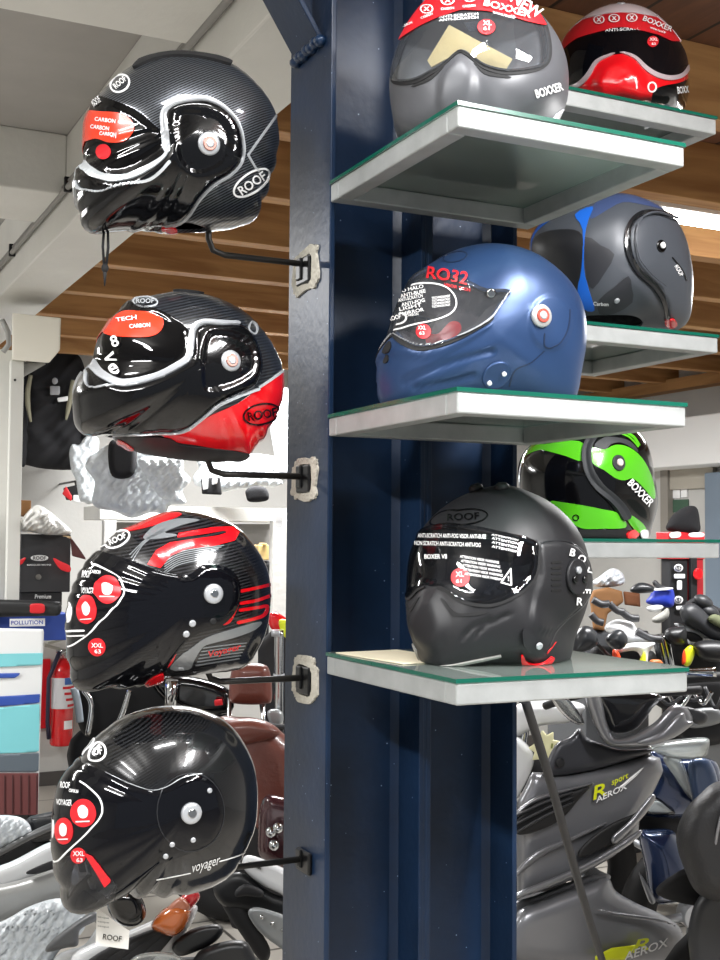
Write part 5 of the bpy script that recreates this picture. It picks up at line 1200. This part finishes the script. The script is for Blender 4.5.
sp('scoop_blade', a2([(330, 60), (395, 0), (470, -90), (485, -70), (425, 10), (345, 85)]), 3.52, GUN2, .02, .012, 4)
sp('fender_line', a2([(262, 316), (330, 330), (440, 345), (520, 360), (570, 385), (590, 420), (560, 385), (500, 366), (420, 356), (330, 342)]), 3.57, GUN2, .01, .006, 3)
sp('panel_screw', a1(ellipse(145, 298, 16, 18)), 3.54, BLACKM, .01, .006, 3)
lt = sp('front_indicator', a1([(120, 62), (165, 70), (205, 118), (225, 148), (200, 150), (160, 120)]), 3.46, LENS, .05, .02, 5); sp('indicator_bezel', a1([(110, 58), (170, 66), (212, 116), (232, 158), (196, 156), (150, 122)]), 3.48, CHROME, .05, .01, 4)
YEL = mat('acid_yellow', 'd9e021', .4)
def stxt(t, xy, h, ang, d, m, w=None, sh=.35): return ptext(t, xy[0], xy[1], h, ang, d + .0012 * (xy[0] - 600), m, s1, w, sh, .0012)
stxt('R', a1([(292, 398)])[0], 13, 20, 3.548, YEL, 15, .5); stxt('sport', a1([(360, 360)])[0], 6.5, 24, 3.548, YEL, 18, .5); stxt('AEROX', a1([(330, 406)])[0], 5.5, 25, 3.545, WHITE, 34, .5)
sp('white_flash', a1([(350, 392), (395, 352), (458, 302), (420, 345), (372, 388)]), 3.545, WHITE, .01, .003, 2, False)
sp('yellow_flash', a2([(270, 490), (330, 460), (420, 448), (400, 480), (375, 504), (270, 504)]), 3.58, YEL, .01, .004, 2, False)
stxt('R', a2([(445, 448)])[0], 12, 12, 3.57, YEL, 17, .7); stxt('AEROX', a2([(455, 466)])[0], 8, 19, 3.565, WHITE, 46, .5)
cc = P(640, 870, 3.8); wheel('front_wheel', (cc[0] - .24, cc[1] + .1, .26), .28, s1, (.5, 1, 0), .14)
wire('handlebar', [(545, 706, 3.9), (600, 690, 3.75), (660, 692, 3.7), (700, 690, 3.75)], .013, BLACKM, s1)
# blue scooter behind
s2 = empty('scooter', ground(670, 4.3), 'dark blue scooter with clear headlamps, behind the grey scooter', 'scooter', GB)
a3 = Crop(620, 700, 4.8)
def s2p(name, pts, d, m, th=.06, bu=.03, bw=10, sm=True): return puff(name, a3(pts), d, m, s2, th, bu, bw, .0006, 0, sm)
s2p('front_panel', [(150, 240), (240, 280), (420, 280), (480, 340), (480, 520), (340, 560), (150, 560), (80, 470), (130, 380)], 4.25, DBLUE, .2, .06, 22)
s2p('headlamp', [(135, 232), (200, 200), (300, 185), (420, 182), (425, 240), (405, 275), (330, 285), (230, 270)], 4.0, LENS, .04, .04, 10)
s2p('headlamp_bowl', [(150, 235), (230, 205), (410, 190), (415, 240), (395, 270), (330, 278), (230, 264)], 4.06, mat('lamp_reflector', 'dfe3e3', .25, .5), .06, .02, 8)
s2p('headlamp', [(205, 278), (290, 282), (330, 380), (352, 470), (325, 462), (270, 380)], 4.12, LENS, .04, .02, 5)
s2p('lamp_reflector', [(215, 284), (284, 288), (322, 380), (342, 456), (322, 450), (276, 376)], 4.17, mat('lamp_reflector', 'dfe3e3', .25, .5), .02, .01, 5)
s2p('side_light', [(135, 490), (180, 478), (225, 510), (248, 540), (140, 545)], 4.12, LENS, .04, .02, 6); s2p('light_bezel', [(118, 545), (140, 480), (180, 468), (235, 510), (262, 548), (120, 556)], 4.18, BLACK, .04, .02, 5)
s2p('light_lens', [(140, 535), (150, 495), (182, 485), (225, 515), (240, 538)], 4.15, mat('white_lens', 'd8dcde', .2), .01, .01, 4)
s2p('front_mudguard', [(90, 640), (150, 620), (250, 625), (310, 700), (345, 800), (352, 870), (300, 960), (160, 970), (120, 800)], 4.1, DBLUE, .16, .09, 26)
s2p('radiator_gap', [(80, 560), (280, 555), (280, 640), (90, 650)], 4.3, BLACKM, .1, .01, 4)
s2p('lower_strut', [(90, 830), (110, 850), (170, 960), (140, 970)], 4.0, GUN2, .04, .015, 4)
s2p('upper_cowl', [(330, 300), (430, 290), (470, 420), (400, 500), (350, 500)], 4.16, mat('blue_grey_paint', '3a4a66', .3, .4, .5), .05, .03, 10)
q = P(672, 870, 4.3); wheel('front_wheel', (q[0] + .14, q[1] + .05, .28), .28, s2, (.3, 1, 0), .13)
# black seat in front, at the right edge
s3 = empty('motorcycle', ground(735, 3.3), 'motorcycle with a plump black seat at the right edge', 'motorcycle', GB)
puff('seat', [(676, 838), (684, 812), (700, 794), (722, 780), (790, 770), (800, 905), (740, 905), (700, 895), (684, 868)], 3.05, mat('black_vinyl', '1c1c1e', .5, bump=.15, bscale=150), s3, .25, .1, 26)
wire('seat_piping', [(713, 868, 2.98), (716, 840, 2.95), (722, 815, 2.94), (735, 790, 2.96)], .004, GUN2, s3)
puff('tail_panel', [(690, 960), (688, 930), (698, 898), (724, 884), (800, 880), (800, 990), (692, 990)], 3.2, DKG, s3, .2, .04, 14); puff('side_cover', [(655, 890), (700, 862), (740, 870), (740, 905), (690, 905)], 3.3, BLACKM, s3, .1, .03, 8)
q = P(760, 960, 3.4); wheel('rear_wheel', (q[0], q[1], .3), .3, s3, (.6, 1, 0), .14)
# pole leaning under the lowest shelf
po_ = [(525, 700, 2.28), (547, 770, 2.4), (568, 845, 2.55), (588, 915, 2.75), (602, 960, 2.95)]
pl = np.array([P(*p) for p in po_]); ext = pl[-1] + (pl[-1] - pl[-2]) / np.linalg.norm(pl[-1] - pl[-2]) * 1.0
dz = (pl[-1] - pl[-2]); ext = pl[-1] + dz * (pl[-1][2] / -dz[2])
qq = cat(np.concatenate([pl, [ext]]), 5); tag(MB().tube(qq, .0095, 8).build('stand_pole', mat('pole_black', '2a2a2c', .5)), 'thin black pole leaning from the lowest shelf down past the grey scooter', 'pole')
# things between the column and the grey scooter
s4 = empty('motorcycle', ground(545, 4.7), 'white motorcycle with a star price tag, just right of the column', 'motorcycle', GB)
puff('fairing', [(514, 706), (560, 700), (585, 706), (570, 722), (540, 726), (514, 736)], 4.55, WHITEG, s4, .15, .05, 10); puff('side_panel', [(512, 740), (528, 745), (534, 762), (522, 790), (512, 800)], 4.5, WHITEG, s4, .1, .03, 8)
st = [(545 + (17 if k % 2 else 11) * math.cos(k * PI / 9), 748 + (19 if k % 2 else 13) * math.sin(k * PI / 9)) for k in range(18)]
puff('star_price_tag', st, 4.42, mat('pale_yellow_card', 'e9e6b8', .6), s4, .004, .002, 2, smooth=False); ptext('R 1', 545, 745, 5, -8, 4.41, mat('tag_green', '7f8a3c', .6), s4, 16)
puff('engine', [(512, 762), (560, 760), (580, 740), (590, 780), (560, 900), (512, 960)], 4.75, BLACKM, s4, .3, .05, 16); wheel('front_wheel', tuple(np.array(ground(560, 5.0)) + [0, 0, .31]), .31, s4, (.7, 1, 0), .12)
wire('fork', [(530, 700, 4.6), (524, 730, 4.6), (516, 800, 4.6)], .02, CHROME, s4); wire('handlebar', [(520, 700, 4.6), (550, 712, 4.6), (580, 716, 4.7)], .012, BLACKM, s4)
# bikes seen over the lowest shelf
a4 = Crop(570, 560, 4.8)
s5 = empty('motorcycle', ground(625, 5.3), 'white naked motorcycle with round black mirrors, seen above the lowest shelf', 'motorcycle', GB)
def bp(r, name, pts, d, m, th=.06, bu=.03, bw=8, sm=True): return puff(name, a4(pts), d, m, r, th, bu, bw, 0, 0, sm)
bp(s5, 'tank_cover', [(165, 330), (185, 300), (230, 285), (300, 300), (330, 340), (400, 370), (380, 395), (280, 400), (200, 360)], 5.25, WHITEG, .2, .06, 14)
bp(s5, 'front_cowl', [(210, 430), (280, 400), (370, 395), (410, 400), (380, 440), (372, 500), (355, 510), (320, 440), (230, 445)], 5.1, WHITEG, .08, .03, 8)
bp(s5, 'mirror', [(12, 420), (20, 360), (60, 318), (105, 325), (135, 370), (125, 410), (70, 440), (20, 445)], 4.9, mat('mirror_back', '26282b', .35), .06, .05, 14)
bp(s5, 'mirror', [(170, 380), (200, 345), (245, 335), (275, 370), (272, 405), (240, 430), (195, 420)], 4.95, mat('mirror_back', '26282b', .35), .06, .04, 12)
bp(s5, 'engine', [(100, 430), (230, 420), (330, 440), (400, 440), (430, 520), (440, 640), (140, 640)], 5.4, BLACKM, .3, .05, 16)
bp(s5, 'orange_light', [(205, 430), (235, 445), (242, 478), (210, 482)], 5.05, mat('orange_lens', 'e8481c', .3), .04, .02, 5); bp(s5, 'neon_guard', [(330, 500), (345, 455), (360, 440), (365, 470), (360, 505)], 5.05, mat('neon_yellow', 'dbe52a', .4), .04, .02, 4)
bp(s5, 'orange_light', [(385, 480), (430, 478), (445, 500), (390, 505)], 5.1, mat('amber_lens', 'b3683a', .3), .03, .02, 4)
wire('mirror_stem', [tuple(a4([(130, 400)])[0]) + (4.95,), tuple(a4([(165, 440)])[0]) + (5.05,), tuple(a4([(200, 470)])[0]) + (5.15,)], .008, BLACKM, s5)
for x0, y0, x1, y1 in ((110, 190, 190, 210), (190, 210, 260, 250), (100, 260, 160, 300), (250, 250, 330, 280), (320, 340, 440, 380)): wire('control_lever', [tuple(a4([(x0, y0)])[0]) + (5.2,), tuple(a4([((x0 + x1) / 2, (y0 + y1) / 2 + 12)])[0]) + (5.2,), tuple(a4([(x1, y1)])[0]) + (5.2,)], .016, DKG, s5)
wheel('front_wheel', tuple(np.array(ground(620, 5.5)) + [0, 0, .31]), .31, s5, (.5, 1, 0), .12)
s6 = empty('motorcycle', ground(668, 5.9), 'black motorcycle with twin silver fork tubes and neon yellow guard', 'motorcycle', GB)
for x in (422, 444): wire('fork_tube', [tuple(a4([(x, 360)])[0]) + (5.5,), tuple(a4([(x + 28, 490)])[0]) + (5.5,), tuple(a4([(x + 70, 690)])[0]) + (5.5,)], .028, CHROME, s6)
bp(s6, 'hand_guard', [(545, 500), (545, 440), (575, 410), (600, 430), (590, 480), (570, 510)], 5.3, mat('neon_yellow', 'dbe52a', .4), .05, .02, 5); bp(s6, 'orange_stripe', [(538, 500), (540, 450), (552, 430), (556, 490)], 5.28, mat('orange_lens', 'e8481c', .3), .03, .01, 3)
bp(s6, 'headlamp', [(455, 345), (480, 325), (545, 322), (560, 345), (552, 400), (500, 405), (465, 380)], 5.35, PLASTICB, .15, .05, 10)
bp(s6, 'white_flank', [(500, 310), (520, 302), (600, 330), (685, 380), (620, 395), (570, 405), (555, 345)], 5.6, WHITEG, .06, .03, 6); bp(s6, 'flank_gap', [(545, 345), (600, 350), (640, 385), (580, 392)], 5.55, BLACKM, .04, .01, 4)
bp(s6, 'tank', [(530, 230), (600, 210), (700, 300), (760, 330), (760, 400), (680, 380), (600, 330), (545, 300)], 5.5, DKG, .2, .05, 14); bp(s6, 'seat', [(590, 410), (650, 385), (760, 400), (760, 480), (640, 480)], 5.3, PLASTICB, .2, .06, 12)
bp(s6, 'engine', [(460, 400), (560, 400), (760, 470), (760, 820), (480, 820)], 5.7, BLACKM, .3, .05, 16); wheel('front_wheel', tuple(np.array(ground(690, 6.0)) + [0, 0, .31]), .31, s6, (.3, 1, 0), .12)
wire('handlebar', [tuple(a4([p])[0]) + (5.6,) for p in ((560, 220), (620, 190), (680, 230), (740, 260))], .016, BLACKM, s6)
for p in ((640, 200), (672, 250), (700, 300)): MB().ell(P(*a4([p])[0], 5.55), (.05, .04, .03), (.2, .4, 0)).build('switch_unit', DKG, s6)
bp(s6, 'olive_cover', [(660, 280), (700, 260), (760, 300), (760, 340), (690, 310)], 5.45, mat('olive_cloth', '5d6248', .8), .05, .02, 5)
s7 = empty('motorcycle', ground(705, 4.6), 'black motorcycle with a chrome lever at the right edge above the seat', 'motorcycle', GB)
wire('brake_lever', [(672, 668, 4.45), (690, 672, 4.42), (716, 672, 4.4)], [.012, .013, .02], CHROME, s7); wire('handlebar', [(640, 690, 4.6), (680, 680, 4.5), (730, 676, 4.5)], .018, BLACKM, s7)
puff('dash', [(640, 690), (690, 676), (730, 680), (735, 735), (690, 745), (670, 715)], 4.75, BLACKM, s7, .2, .05, 12); puff('bracket', [(684, 712), (716, 708), (722, 722), (690, 728)], 4.6, mat('grey_cast', '7d7f80', .4, .5), s7, .06, .02, 5)
puff('front_forks', [(700, 735), (740, 735), (745, 800), (705, 800)], 4.8, mat('grey_cast', '7d7f80', .4, .5), s7, .1, .02, 6); puff('engine', [(690, 740), (760, 740), (770, 940), (690, 930)], 5.0, BLACKM, s7, .3, .05, 12); wheel('front_wheel', tuple(np.array(ground(735, 5.3)) + [0, 0, .31]), .31, s7, (.5, 1, 0), .12)
for k in range(6): wire('cable', [(640 + k * 13, 690 - 3 * (k % 2), 4.55), (655 + k * 12, 700 + 4 * (k % 3), 4.5), (672 + k * 10, 692 + 5 * (k % 2), 4.5)], .007, DKG if k % 2 else CHROME, s7)
# stock against the right-hand wall
tag(pbox('workbench', 586, 633, 650, 905, 6.28, .35, mat('bench_grey', '4b4d50', .6), None, .006), 'dark grey bench under the cardboard boxes behind the white motorcycle', 'bench')
tag(puff('cardboard_box', a4([(95, 190), (110, 145), (180, 130), (250, 150), (258, 200), (180, 260), (165, 340), (110, 330)]), 6.3, CARD, None, .3, .02, 5, smooth=False), 'crumpled brown cardboard box above the white motorcycle', 'box', 'cardboard boxes on the right')
tag(puff('cardboard_box', a4([(255, 150), (335, 160), (338, 225), (262, 215)]), 6.4, mat('brown_carton', '7b4f33', .85, var=.1), None, .3, .01, 3, smooth=False), 'small flat cardboard box left of the blue gear', 'box', 'cardboard boxes on the right')
tag(puff('plastic_bag', a4([(100, 110), (140, 80), (200, 40), (250, 60), (262, 110), (210, 128), (140, 130)]), 6.35, PLAS2, None, .1, .08, 14, rough=.015), 'clear plastic bag lying on top of the cardboard box', 'bag')
bl = empty('blue_bag', tuple(P(*a4([(430, 210)])[0], 6.2)), 'bright blue bag with white stripe beside the black totem', 'bag')
bp(bl, 'body', [(365, 205), (385, 170), (400, 140), (490, 135), (497, 220), (440, 225)], 5.9, mat('royal_blue', '2338a8', .5), .2, .05, 10); bp(bl, 'white_stripe', [(405, 138), (488, 132), (488, 142), (408, 148)], 5.83, WHITE, .02, .01, 3); bp(bl, 'top_flap', [(395, 110), (410, 96), (440, 120), (490, 130), (420, 136)], 5.86, DKG, .08, .02, 5)
tag(bp(None, 'motorcycle_mirror', [(288, 150), (310, 118), (350, 108), (400, 125), (398, 155), (340, 160)], 5.7, mat('mirror_back', '26282b', .35), .05, .03, 8), 'dark oval mirror sticking up left of the blue bag', 'mirror')
gl = empty('glove_pair', tuple(P(*a4([(430, 270)])[0], 6.0)), 'white and grey gloves lying under the blue bag', 'gloves')
bp(gl, 'glove', [(370, 225), (420, 215), (450, 225), (420, 250), (375, 245)], 5.75, WHITEG, .08, .03, 6); bp(gl, 'glove', [(395, 280), (440, 250), (470, 230), (475, 270), (440, 300), (400, 300)], 5.7, mat('grey_glove', '9b9a94', .6), .08, .03, 6)
to = empty('display_totem', tuple(np.array(P(*a4([(555, 120)])[0], 6.15)) * [1, 1, 0]), 'black and red display totem with white badges by the right wall', 'display')
tz = P(685, 540, 6.15)
pbox('body', 670, 540, 690, 930, 6.15, .07, BLACKM, to); pbox('body', 690, 541, 706, 930, 6.2, .07, mat('totem_red', 'a01822', .5), to); pbox('inset_panel', 691, 556, 699, 800, 6.17, .02, BLACKM, to)
pbox('red_cap', 669, 532, 705, 559, 6.13, .1, REDP, to)
for y in (568, 600): puff('badge_ring', ellipse(678.5, y, 4.6, 4), 6.12, WHITE, to, .01, .003, 2); puff('badge_centre', ellipse(678.5, y, 3.2, 2.6), 6.11, BLACKM, to, .01, .003, 2); ptext('LS', 678.5, y, 2.8, 0, 6.10, WHITE, to, 4)
for x0, y0, x1, y1 in ((674, 574, 685, 578.5), (677, 580.5, 682, 590), (676, 606, 684, 610)): puff('white_label', [(x0, y0), (x1, y0), (x1, y1), (x0, y1)], 6.12, WHITE, to, .01, .002, 2, smooth=False)
puff('red_ring', ellipse(698, 574, 5, 6), 6.14, RED, to, .01, .004, 3); puff('white_label', [(690, 533), (703, 533), (703, 537), (690, 537)], 6.11, WHITE, to, .01, .002, 2); puff('white_label', [(670, 533), (680, 532), (680, 537), (671, 538)], 6.11, WHITE, to, .01, .002, 2)
tag(puff('beanie', [(667, 530), (668, 522), (676, 512), (688, 506), (697, 508), (700, 522), (699, 532), (684, 533)], 6.2, FAB, None, .2, .06, 12), 'soft black beanie resting on top of the display totem', 'hat')
for i, (x0, y0, x1, y1, lab, m_) in enumerate(((671, 490, 680, 498, 'left white notice pinned to the right wall', WHITE), (681, 489, 687, 497, 'right white notice pinned to the right wall', WHITE), (670, 500, 688, 512, 'dark green poster below the notices on the right wall', mat('poster_green', '3d5a48', .6)))):
    c0 = on(x0, y0, 0, XR - .012); c1 = on(x1, y1, 0, XR - .012)
    tag(MB().span((XR - .012, min(c0[1], c1[1]), min(c0[2], c1[2])), (XR - .004, max(c0[1], c1[1]), max(c0[2], c1[2]))).build('wall_notice', m_), lab, 'notice')
dq = on(704, 480, 0, XR - .1); struct('door_1', MB().span((XR - .1, dq[1] - 1.0, 0), (XR - .03, dq[1], 2.10), bev=.01), mat('slate_door', '6f7d8b', .6))
pq = on(664, 480, 0, XR - .05)
struct('trim_23', MB().span((XR - .06, pq[1] - .05, 0), (XR, pq[1] + .03, 2.14)), mat('grey_post', '8b867e', .7)); struct('trim_24', MB().span((XR - .04, dq[1] - .02, 2.0), (XR, pq[1], 2.14)), mat('beige_header', 'a59f93', .7))

# ------------------------------------------------------------------ left of the column: motorcycles
m1 = empty('motorcycle', ground(250, 4.7), 'brown leather seated cruiser motorcycle with backrest, left of the column', 'motorcycle', GL)
puff('backrest', [(232, 668), (240, 664), (262, 664), (270, 672), (272, 698), (266, 704), (238, 704), (229, 698)], 4.9, BROWN, m1, .12, .05, 12)
for x in (229.5, 263.5): wire('backrest_rod', [(x, 698, 4.92), (x, 725, 4.85), (x + 3, 760, 4.8)], .009, CHROME, m1)
puff('seat', [(216, 720), (240, 717), (262, 720), (285, 735), (300, 760), (300, 850), (270, 845), (240, 800), (215, 760)], 4.7, BROWN, m1, .25, .1, 26)
puff('pillion_seat', [(222, 724), (245, 718), (268, 722), (280, 734), (250, 744), (228, 745)], 4.6, BROWN, m1, .15, .06, 12)
puff('tank', [(258, 830), (262, 800), (275, 795), (300, 810), (300, 870), (262, 860)], 4.4, mat('maroon_paint', '3f2226', .2, .2, .6), m1, .2, .06, 14)
for x, y in ((271, 832), (278, 828), (274, 845)): MB().ell(P(x, y, 4.3), (.02, .02, .02), n=12).build('rivet', CHROME, m1)
wheel('rear_wheel', tuple(np.array(ground(235, 5.2)) + [0, 0, .32]), .32, m1, (.6, 1, 0), .15); puff('frame', [(205, 760), (300, 800), (300, 960), (240, 950)], 5.1, BLACKM, m1, .2, .03, 10)
m2 = empty('motorcycle', ground(278, 5.6), 'motorcycle with a thick silver fork leg and grey clamp beside the column', 'motorcycle', GL)
wire('fork_leg', [(279, 630, 5.4), (279, 675, 5.4), (279, 720, 5.4), (281, 800, 5.4)], .022, CHROME, m2)
wire('fork_collar', [(279, 674, 5.4), (279, 679, 5.4)], .027, SILV, m2, smooth=False); wire('fork_collar', [(277, 630, 5.4), (277, 636, 5.4)], .027, SILV, m2, smooth=False)
puff('clamp', [(267, 712), (277, 709), (283, 714), (282, 724), (272, 726)], 5.25, mat('cast_silver', 'a9adaf', .3, .5), m2, .08, .02, 4); puff('lever_mount', [(262, 745), (270, 732), (280, 728), (284, 735), (272, 742), (264, 750)], 5.2, BLACKM, m2, .06, .02, 4)
wire('lever', [(284, 727, 5.2), (272, 726, 5.15), (262, 722, 5.15)], .012, BLACKM, m2)
puff('red_flank', [(268, 616), (276, 612), (290, 622), (290, 634), (272, 630)], 5.6, RED, m2, .08, .03, 5); puff('neon_flash', [(279, 620), (290, 622), (289, 638), (282, 634)], 5.55, mat('neon_yellow', 'dbe52a', .4), m2, .06, .02, 4)
puff('engine', [(262, 640), (290, 636), (292, 800), (262, 720), (258, 660)], 5.75, BLACKM, m2, .25, .03, 8); wheel('front_wheel', tuple(np.array(ground(280, 5.7)) + [0, 0, .32]), .32, m2, (.6, 1, 0), .12)
m3 = empty('motorcycle', ground(262, 4.1), 'white flanked motorcycle with black footrest, low beside the column', 'motorcycle', GL)
puff('tail_fairing', [(242, 862), (248, 855), (270, 862), (300, 880), (300, 910), (282, 895), (262, 885), (246, 872)], 3.95, WHITEG, m3, .12, .03, 8); puff('fairing_vent', [(252, 862), (259, 864), (262, 870), (254, 867)], 3.9, BLACKM, m3, .02, .004, 2, smooth=False)
puff('swingarm', [(214, 885), (240, 872), (270, 892), (300, 905), (300, 935), (272, 930), (250, 912), (222, 905)], 4.0, PLASTICB, m3, .12, .03, 10)
puff('heel_plate', [(248, 912), (262, 908), (300, 925), (300, 958), (276, 945), (258, 930)], 3.85, mat('grey_plate', '8c8f90', .4, .4), m3, .04, .012, 5)
for x, y in ((262, 917), (272, 923), (283, 930), (289, 936)): MB().ell(P(x, y, 3.81), (.008, .008, .008), n=8).build('plate_bolt', CHROME, m3)
puff('footrest', [(236, 890), (246, 884), (262, 890), (262, 897), (246, 896), (236, 897)], 3.9, BLACKM, m3, .06, .02, 4)
puff('chain_guard', [(214, 878), (232, 876), (248, 912), (270, 948), (262, 962), (238, 930), (222, 905)], 4.02, RUB, m3, .1, .03, 8)
m4 = empty('motorcycle', ground(150, 3.6), 'white motorcycle with black slats and an orange indicator, under the lowest helmet', 'motorcycle', GL)
puff('orange_indicator', [(151, 926), (160, 912), (176, 904), (190, 910), (186, 926), (174, 936), (160, 933)], 3.25, mat('amber_lens_bright', 'b9602a', .2, 0, .6), m4, .06, .05, 10)
puff('red_lens', [(176, 904), (184, 894), (196, 890), (200, 898), (192, 908), (186, 914)], 3.27, mat('red_lens', 'b8272c', .2, 0, .6), m4, .05, .03, 6); puff('indicator_neck', [(166, 910), (180, 897), (190, 905), (186, 915), (174, 914)], 3.24, mat('orange_neck', 'a86850', .3), m4, .05, .03, 5)
puff('mirror', [(106, 900), (114, 890), (134, 890), (143, 900), (146, 915), (138, 925), (124, 926), (112, 918)], 3.2, BLACK, m4, .06, .05, 12)
puff('fairing', [(70, 962), (82, 948), (130, 930), (190, 905), (196, 915), (180, 940), (150, 985), (70, 985)], 3.4, WHITEG, m4, .15, .04, 12)
for k in range(4): puff('black_slat', [(60 + k * 16, 985), (100 + k * 15, 952 - k * 1), (150 + k * 8, 930 - k * 2), (155 + k * 8, 934 - k * 2), (108 + k * 15, 960), (72 + k * 16, 990)], 3.3, BLACKM, m4, .03, .012, 4)
puff('black_fairing', [(172, 946), (190, 930), (215, 924), (224, 930), (215, 942), (200, 950), (180, 956)], 3.3, PLASTICB, m4, .08, .03, 6); puff('black_fairing', [(190, 985), (196, 955), (215, 944), (240, 940), (252, 950), (262, 990)], 3.25, PLASTICB, m4, .12, .04, 10)
puff('headlamp_glass', [(120, 985), (130, 960), (150, 952), (178, 955), (196, 975), (200, 990)], 3.15, LENS, m4, .03, .03, 8); puff('engine', [(70, 980), (230, 960), (230, 1050), (70, 1050)], 3.6, BLACKM, m4, .2, .03, 10)
m5 = empty('motorcycle', ground(40, 3.9), 'white motorcycle covered in crinkled clear plastic, bottom left corner', 'motorcycle', GL)
puff('white_fairing', [(-40, 880), (10, 862), (50, 842), (66, 846), (60, 862), (20, 885), (-40, 905)], 4.1, WHITEG, m5, .15, .04, 10); puff('grey_fairing', [(-40, 898), (20, 880), (70, 866), (78, 885), (60, 905), (-40, 940)], 4.0, mat('silver_fairing', '9d9d9b', .35, .3), m5, .2, .05, 14)
puff('dark_gap', [(26, 872), (54, 860), (56, 866), (36, 874)], 3.94, BLACKM, m5, .03, .005, 2)
puff('plastic_cover', [(-40, 930), (0, 922), (30, 906), (60, 898), (82, 906), (84, 930), (60, 950), (30, 985), (-40, 990)], 3.75, PLAS2, m5, .1, .07, 16, rough=.012, rs=10)
puff('hand_guard', [(46, 952), (52, 940), (84, 916), (97, 912), (97, 920), (80, 930), (78, 945), (66, 948)], 3.5, mat('guard_grey', '4d4e50', .4), m5, .06, .03, 6); puff('white_panel', [(40, 990), (56, 956), (84, 945), (100, 928), (100, 990)], 3.7, WHITEG, m5, .1, .03, 8)
puff('engine', [(-40, 950), (40, 960), (40, 1060), (-40, 1060)], 4.1, BLACKM, m5, .2, .03, 10)
m6 = empty('motorcycle', ground(25, 4.7), 'black tailed motorcycle with a plastic wrapped seat, in front of the poster', 'motorcycle', GL)
puff('wrapped_seat', [(-40, 818), (0, 815), (22, 818), (31, 828), (28, 840), (0, 850), (-40, 858)], 4.6, PLAS2, m6, .15, .06, 12, rough=.008, rs=10)
puff('tail', [(-40, 872), (0, 858), (30, 842), (60, 832), (56, 815), (30, 818), (34, 840), (0, 856), (-40, 864)], 4.7, PLASTICB, m6, .1, .02, 4, smooth=False); puff('tail_top', [(26, 820), (40, 814), (62, 812), (60, 834), (40, 842), (28, 838)], 4.72, DKG, m6, .15, .03, 8)
wire('grab_rail', [(-40, 870, 4.55), (0, 852, 4.55), (30, 836, 4.55), (62, 822, 4.6)], .014, mat('grey_rail', '6e6f70', .35, .5), m6)
puff('frame', [(-40, 865), (50, 840), (50, 930), (-40, 960)], 4.85, BLACKM, m6, .15, .02, 8)
m7 = empty('motorcycle', ground(120, 6.1), 'dark motorcycle standing behind the striped helmet, right of the extinguisher', 'motorcycle', GL)
puff('body', [(76, 700), (90, 676), (120, 668), (170, 672), (215, 690), (225, 730), (180, 745), (120, 740), (84, 735)], 5.9, BLACKM, m7, .3, .06, 16)
puff('tank', [(150, 680), (190, 676), (230, 690), (228, 715), (180, 712)], 5.7, BLACK, m7, .2, .06, 10); puff('red_decal', [(214, 700), (222, 699), (223, 705), (215, 706)], 5.6, REDP, m7, .01, .003, 2, smooth=False)
wire('frame_tube', [(84, 690, 5.7), (92, 705, 5.7), (88, 735, 5.7)], .014, CHROME, m7); wire('frame_tube', [(130, 690, 5.7), (122, 715, 5.7), (110, 740, 5.7)], .014, CHROME, m7); wire('shock', [(172, 680, 5.6), (170, 706, 5.6)], .03, CHROME, m7, smooth=False)
wire('frame_tube', [(74, 688, 5.7), (78, 705, 5.7), (80, 722, 5.7)], .018, mat('pale_tube', '8f98a0', .4), m7)
puff('engine', [(80, 730), (225, 735), (230, 820), (90, 800)], 6.0, mat('engine_dark', '26272a', .5, .3), m7, .3, .04, 12); q = np.array(ground(140, 6.2)) + [0, 0, .31]; wheel('front_wheel', tuple(q), .31, m7, (.4, 1, 0), .12); q = np.array(ground(220, 6.6)) + [0, 0, .31]; wheel('rear_wheel', tuple(q), .31, m7, (.4, 1, 0), .14)
WORLD = 0.35
LAMPS = [('ceiling_strip_light', (-1.7, -1.2, 2.8), (-1.7, -1.2, 0), .14, 1.5, 114),
         ('ceiling_strip_light', (.6, -1.7, 2.72), (.6, -1.7, 0), .14, 1.5, 114),
         ('ceiling_strip_light', (2.9, 1.6, 2.62), (2.9, 1.6, 0), 1.3, .14, 110),
         ('ceiling_strip_light', (-2.0, 3.3, 2.8), (-2.0, 3.3, 0), 1.3, .14, 114),
         ('ceiling_strip_light', (1.8, 4.4, 2.7), (1.8, 4.4, 0), 1.3, .14, 180),
         ('ceiling_strip_light', (.1, -.75, 2.9), (.1, -.75, 0), 1.2, .12, 32)]
# ------------------------------------------------------------------ light
w = bpy.data.worlds.new('world'); scene.world = w; w.use_nodes = True
w.node_tree.nodes['Background'].inputs['Color'].default_value = lin('dfe6ee'); w.node_tree.nodes['Background'].inputs['Strength'].default_value = WORLD
def area(name, loc, tgt, sx, sy, power, col='ffffff'):
    l = bpy.data.lights.new(name, 'AREA'); l.shape = 'RECTANGLE'; l.size = sx; l.size_y = sy; l.energy = power; l.color = lin(col)[:3]
    o = bpy.data.objects.new(name, l); COL.objects.link(o); o.location = loc
    o.rotation_euler = (Vector(tgt) - Vector(loc)).to_track_quat('-Z', 'Y').to_euler()
    return o
for args in LAMPS: area(*args)
for k in (0, 1, 3):                             # the tubes shine upwards as well
    n_, l_, t_, sx_, sy_, pw_ = LAMPS[k]; area(n_, (l_[0], l_[1], l_[2] - .12), (l_[0], l_[1], 6), sx_, sy_, pw_ * .3)
scene.view_settings.view_transform = 'Standard'; scene.view_settings.look = 'None'
scene.view_settings.exposure = 0.0; scene.view_settings.gamma = 1.0; scene.view_settings.use_curve_mapping = False
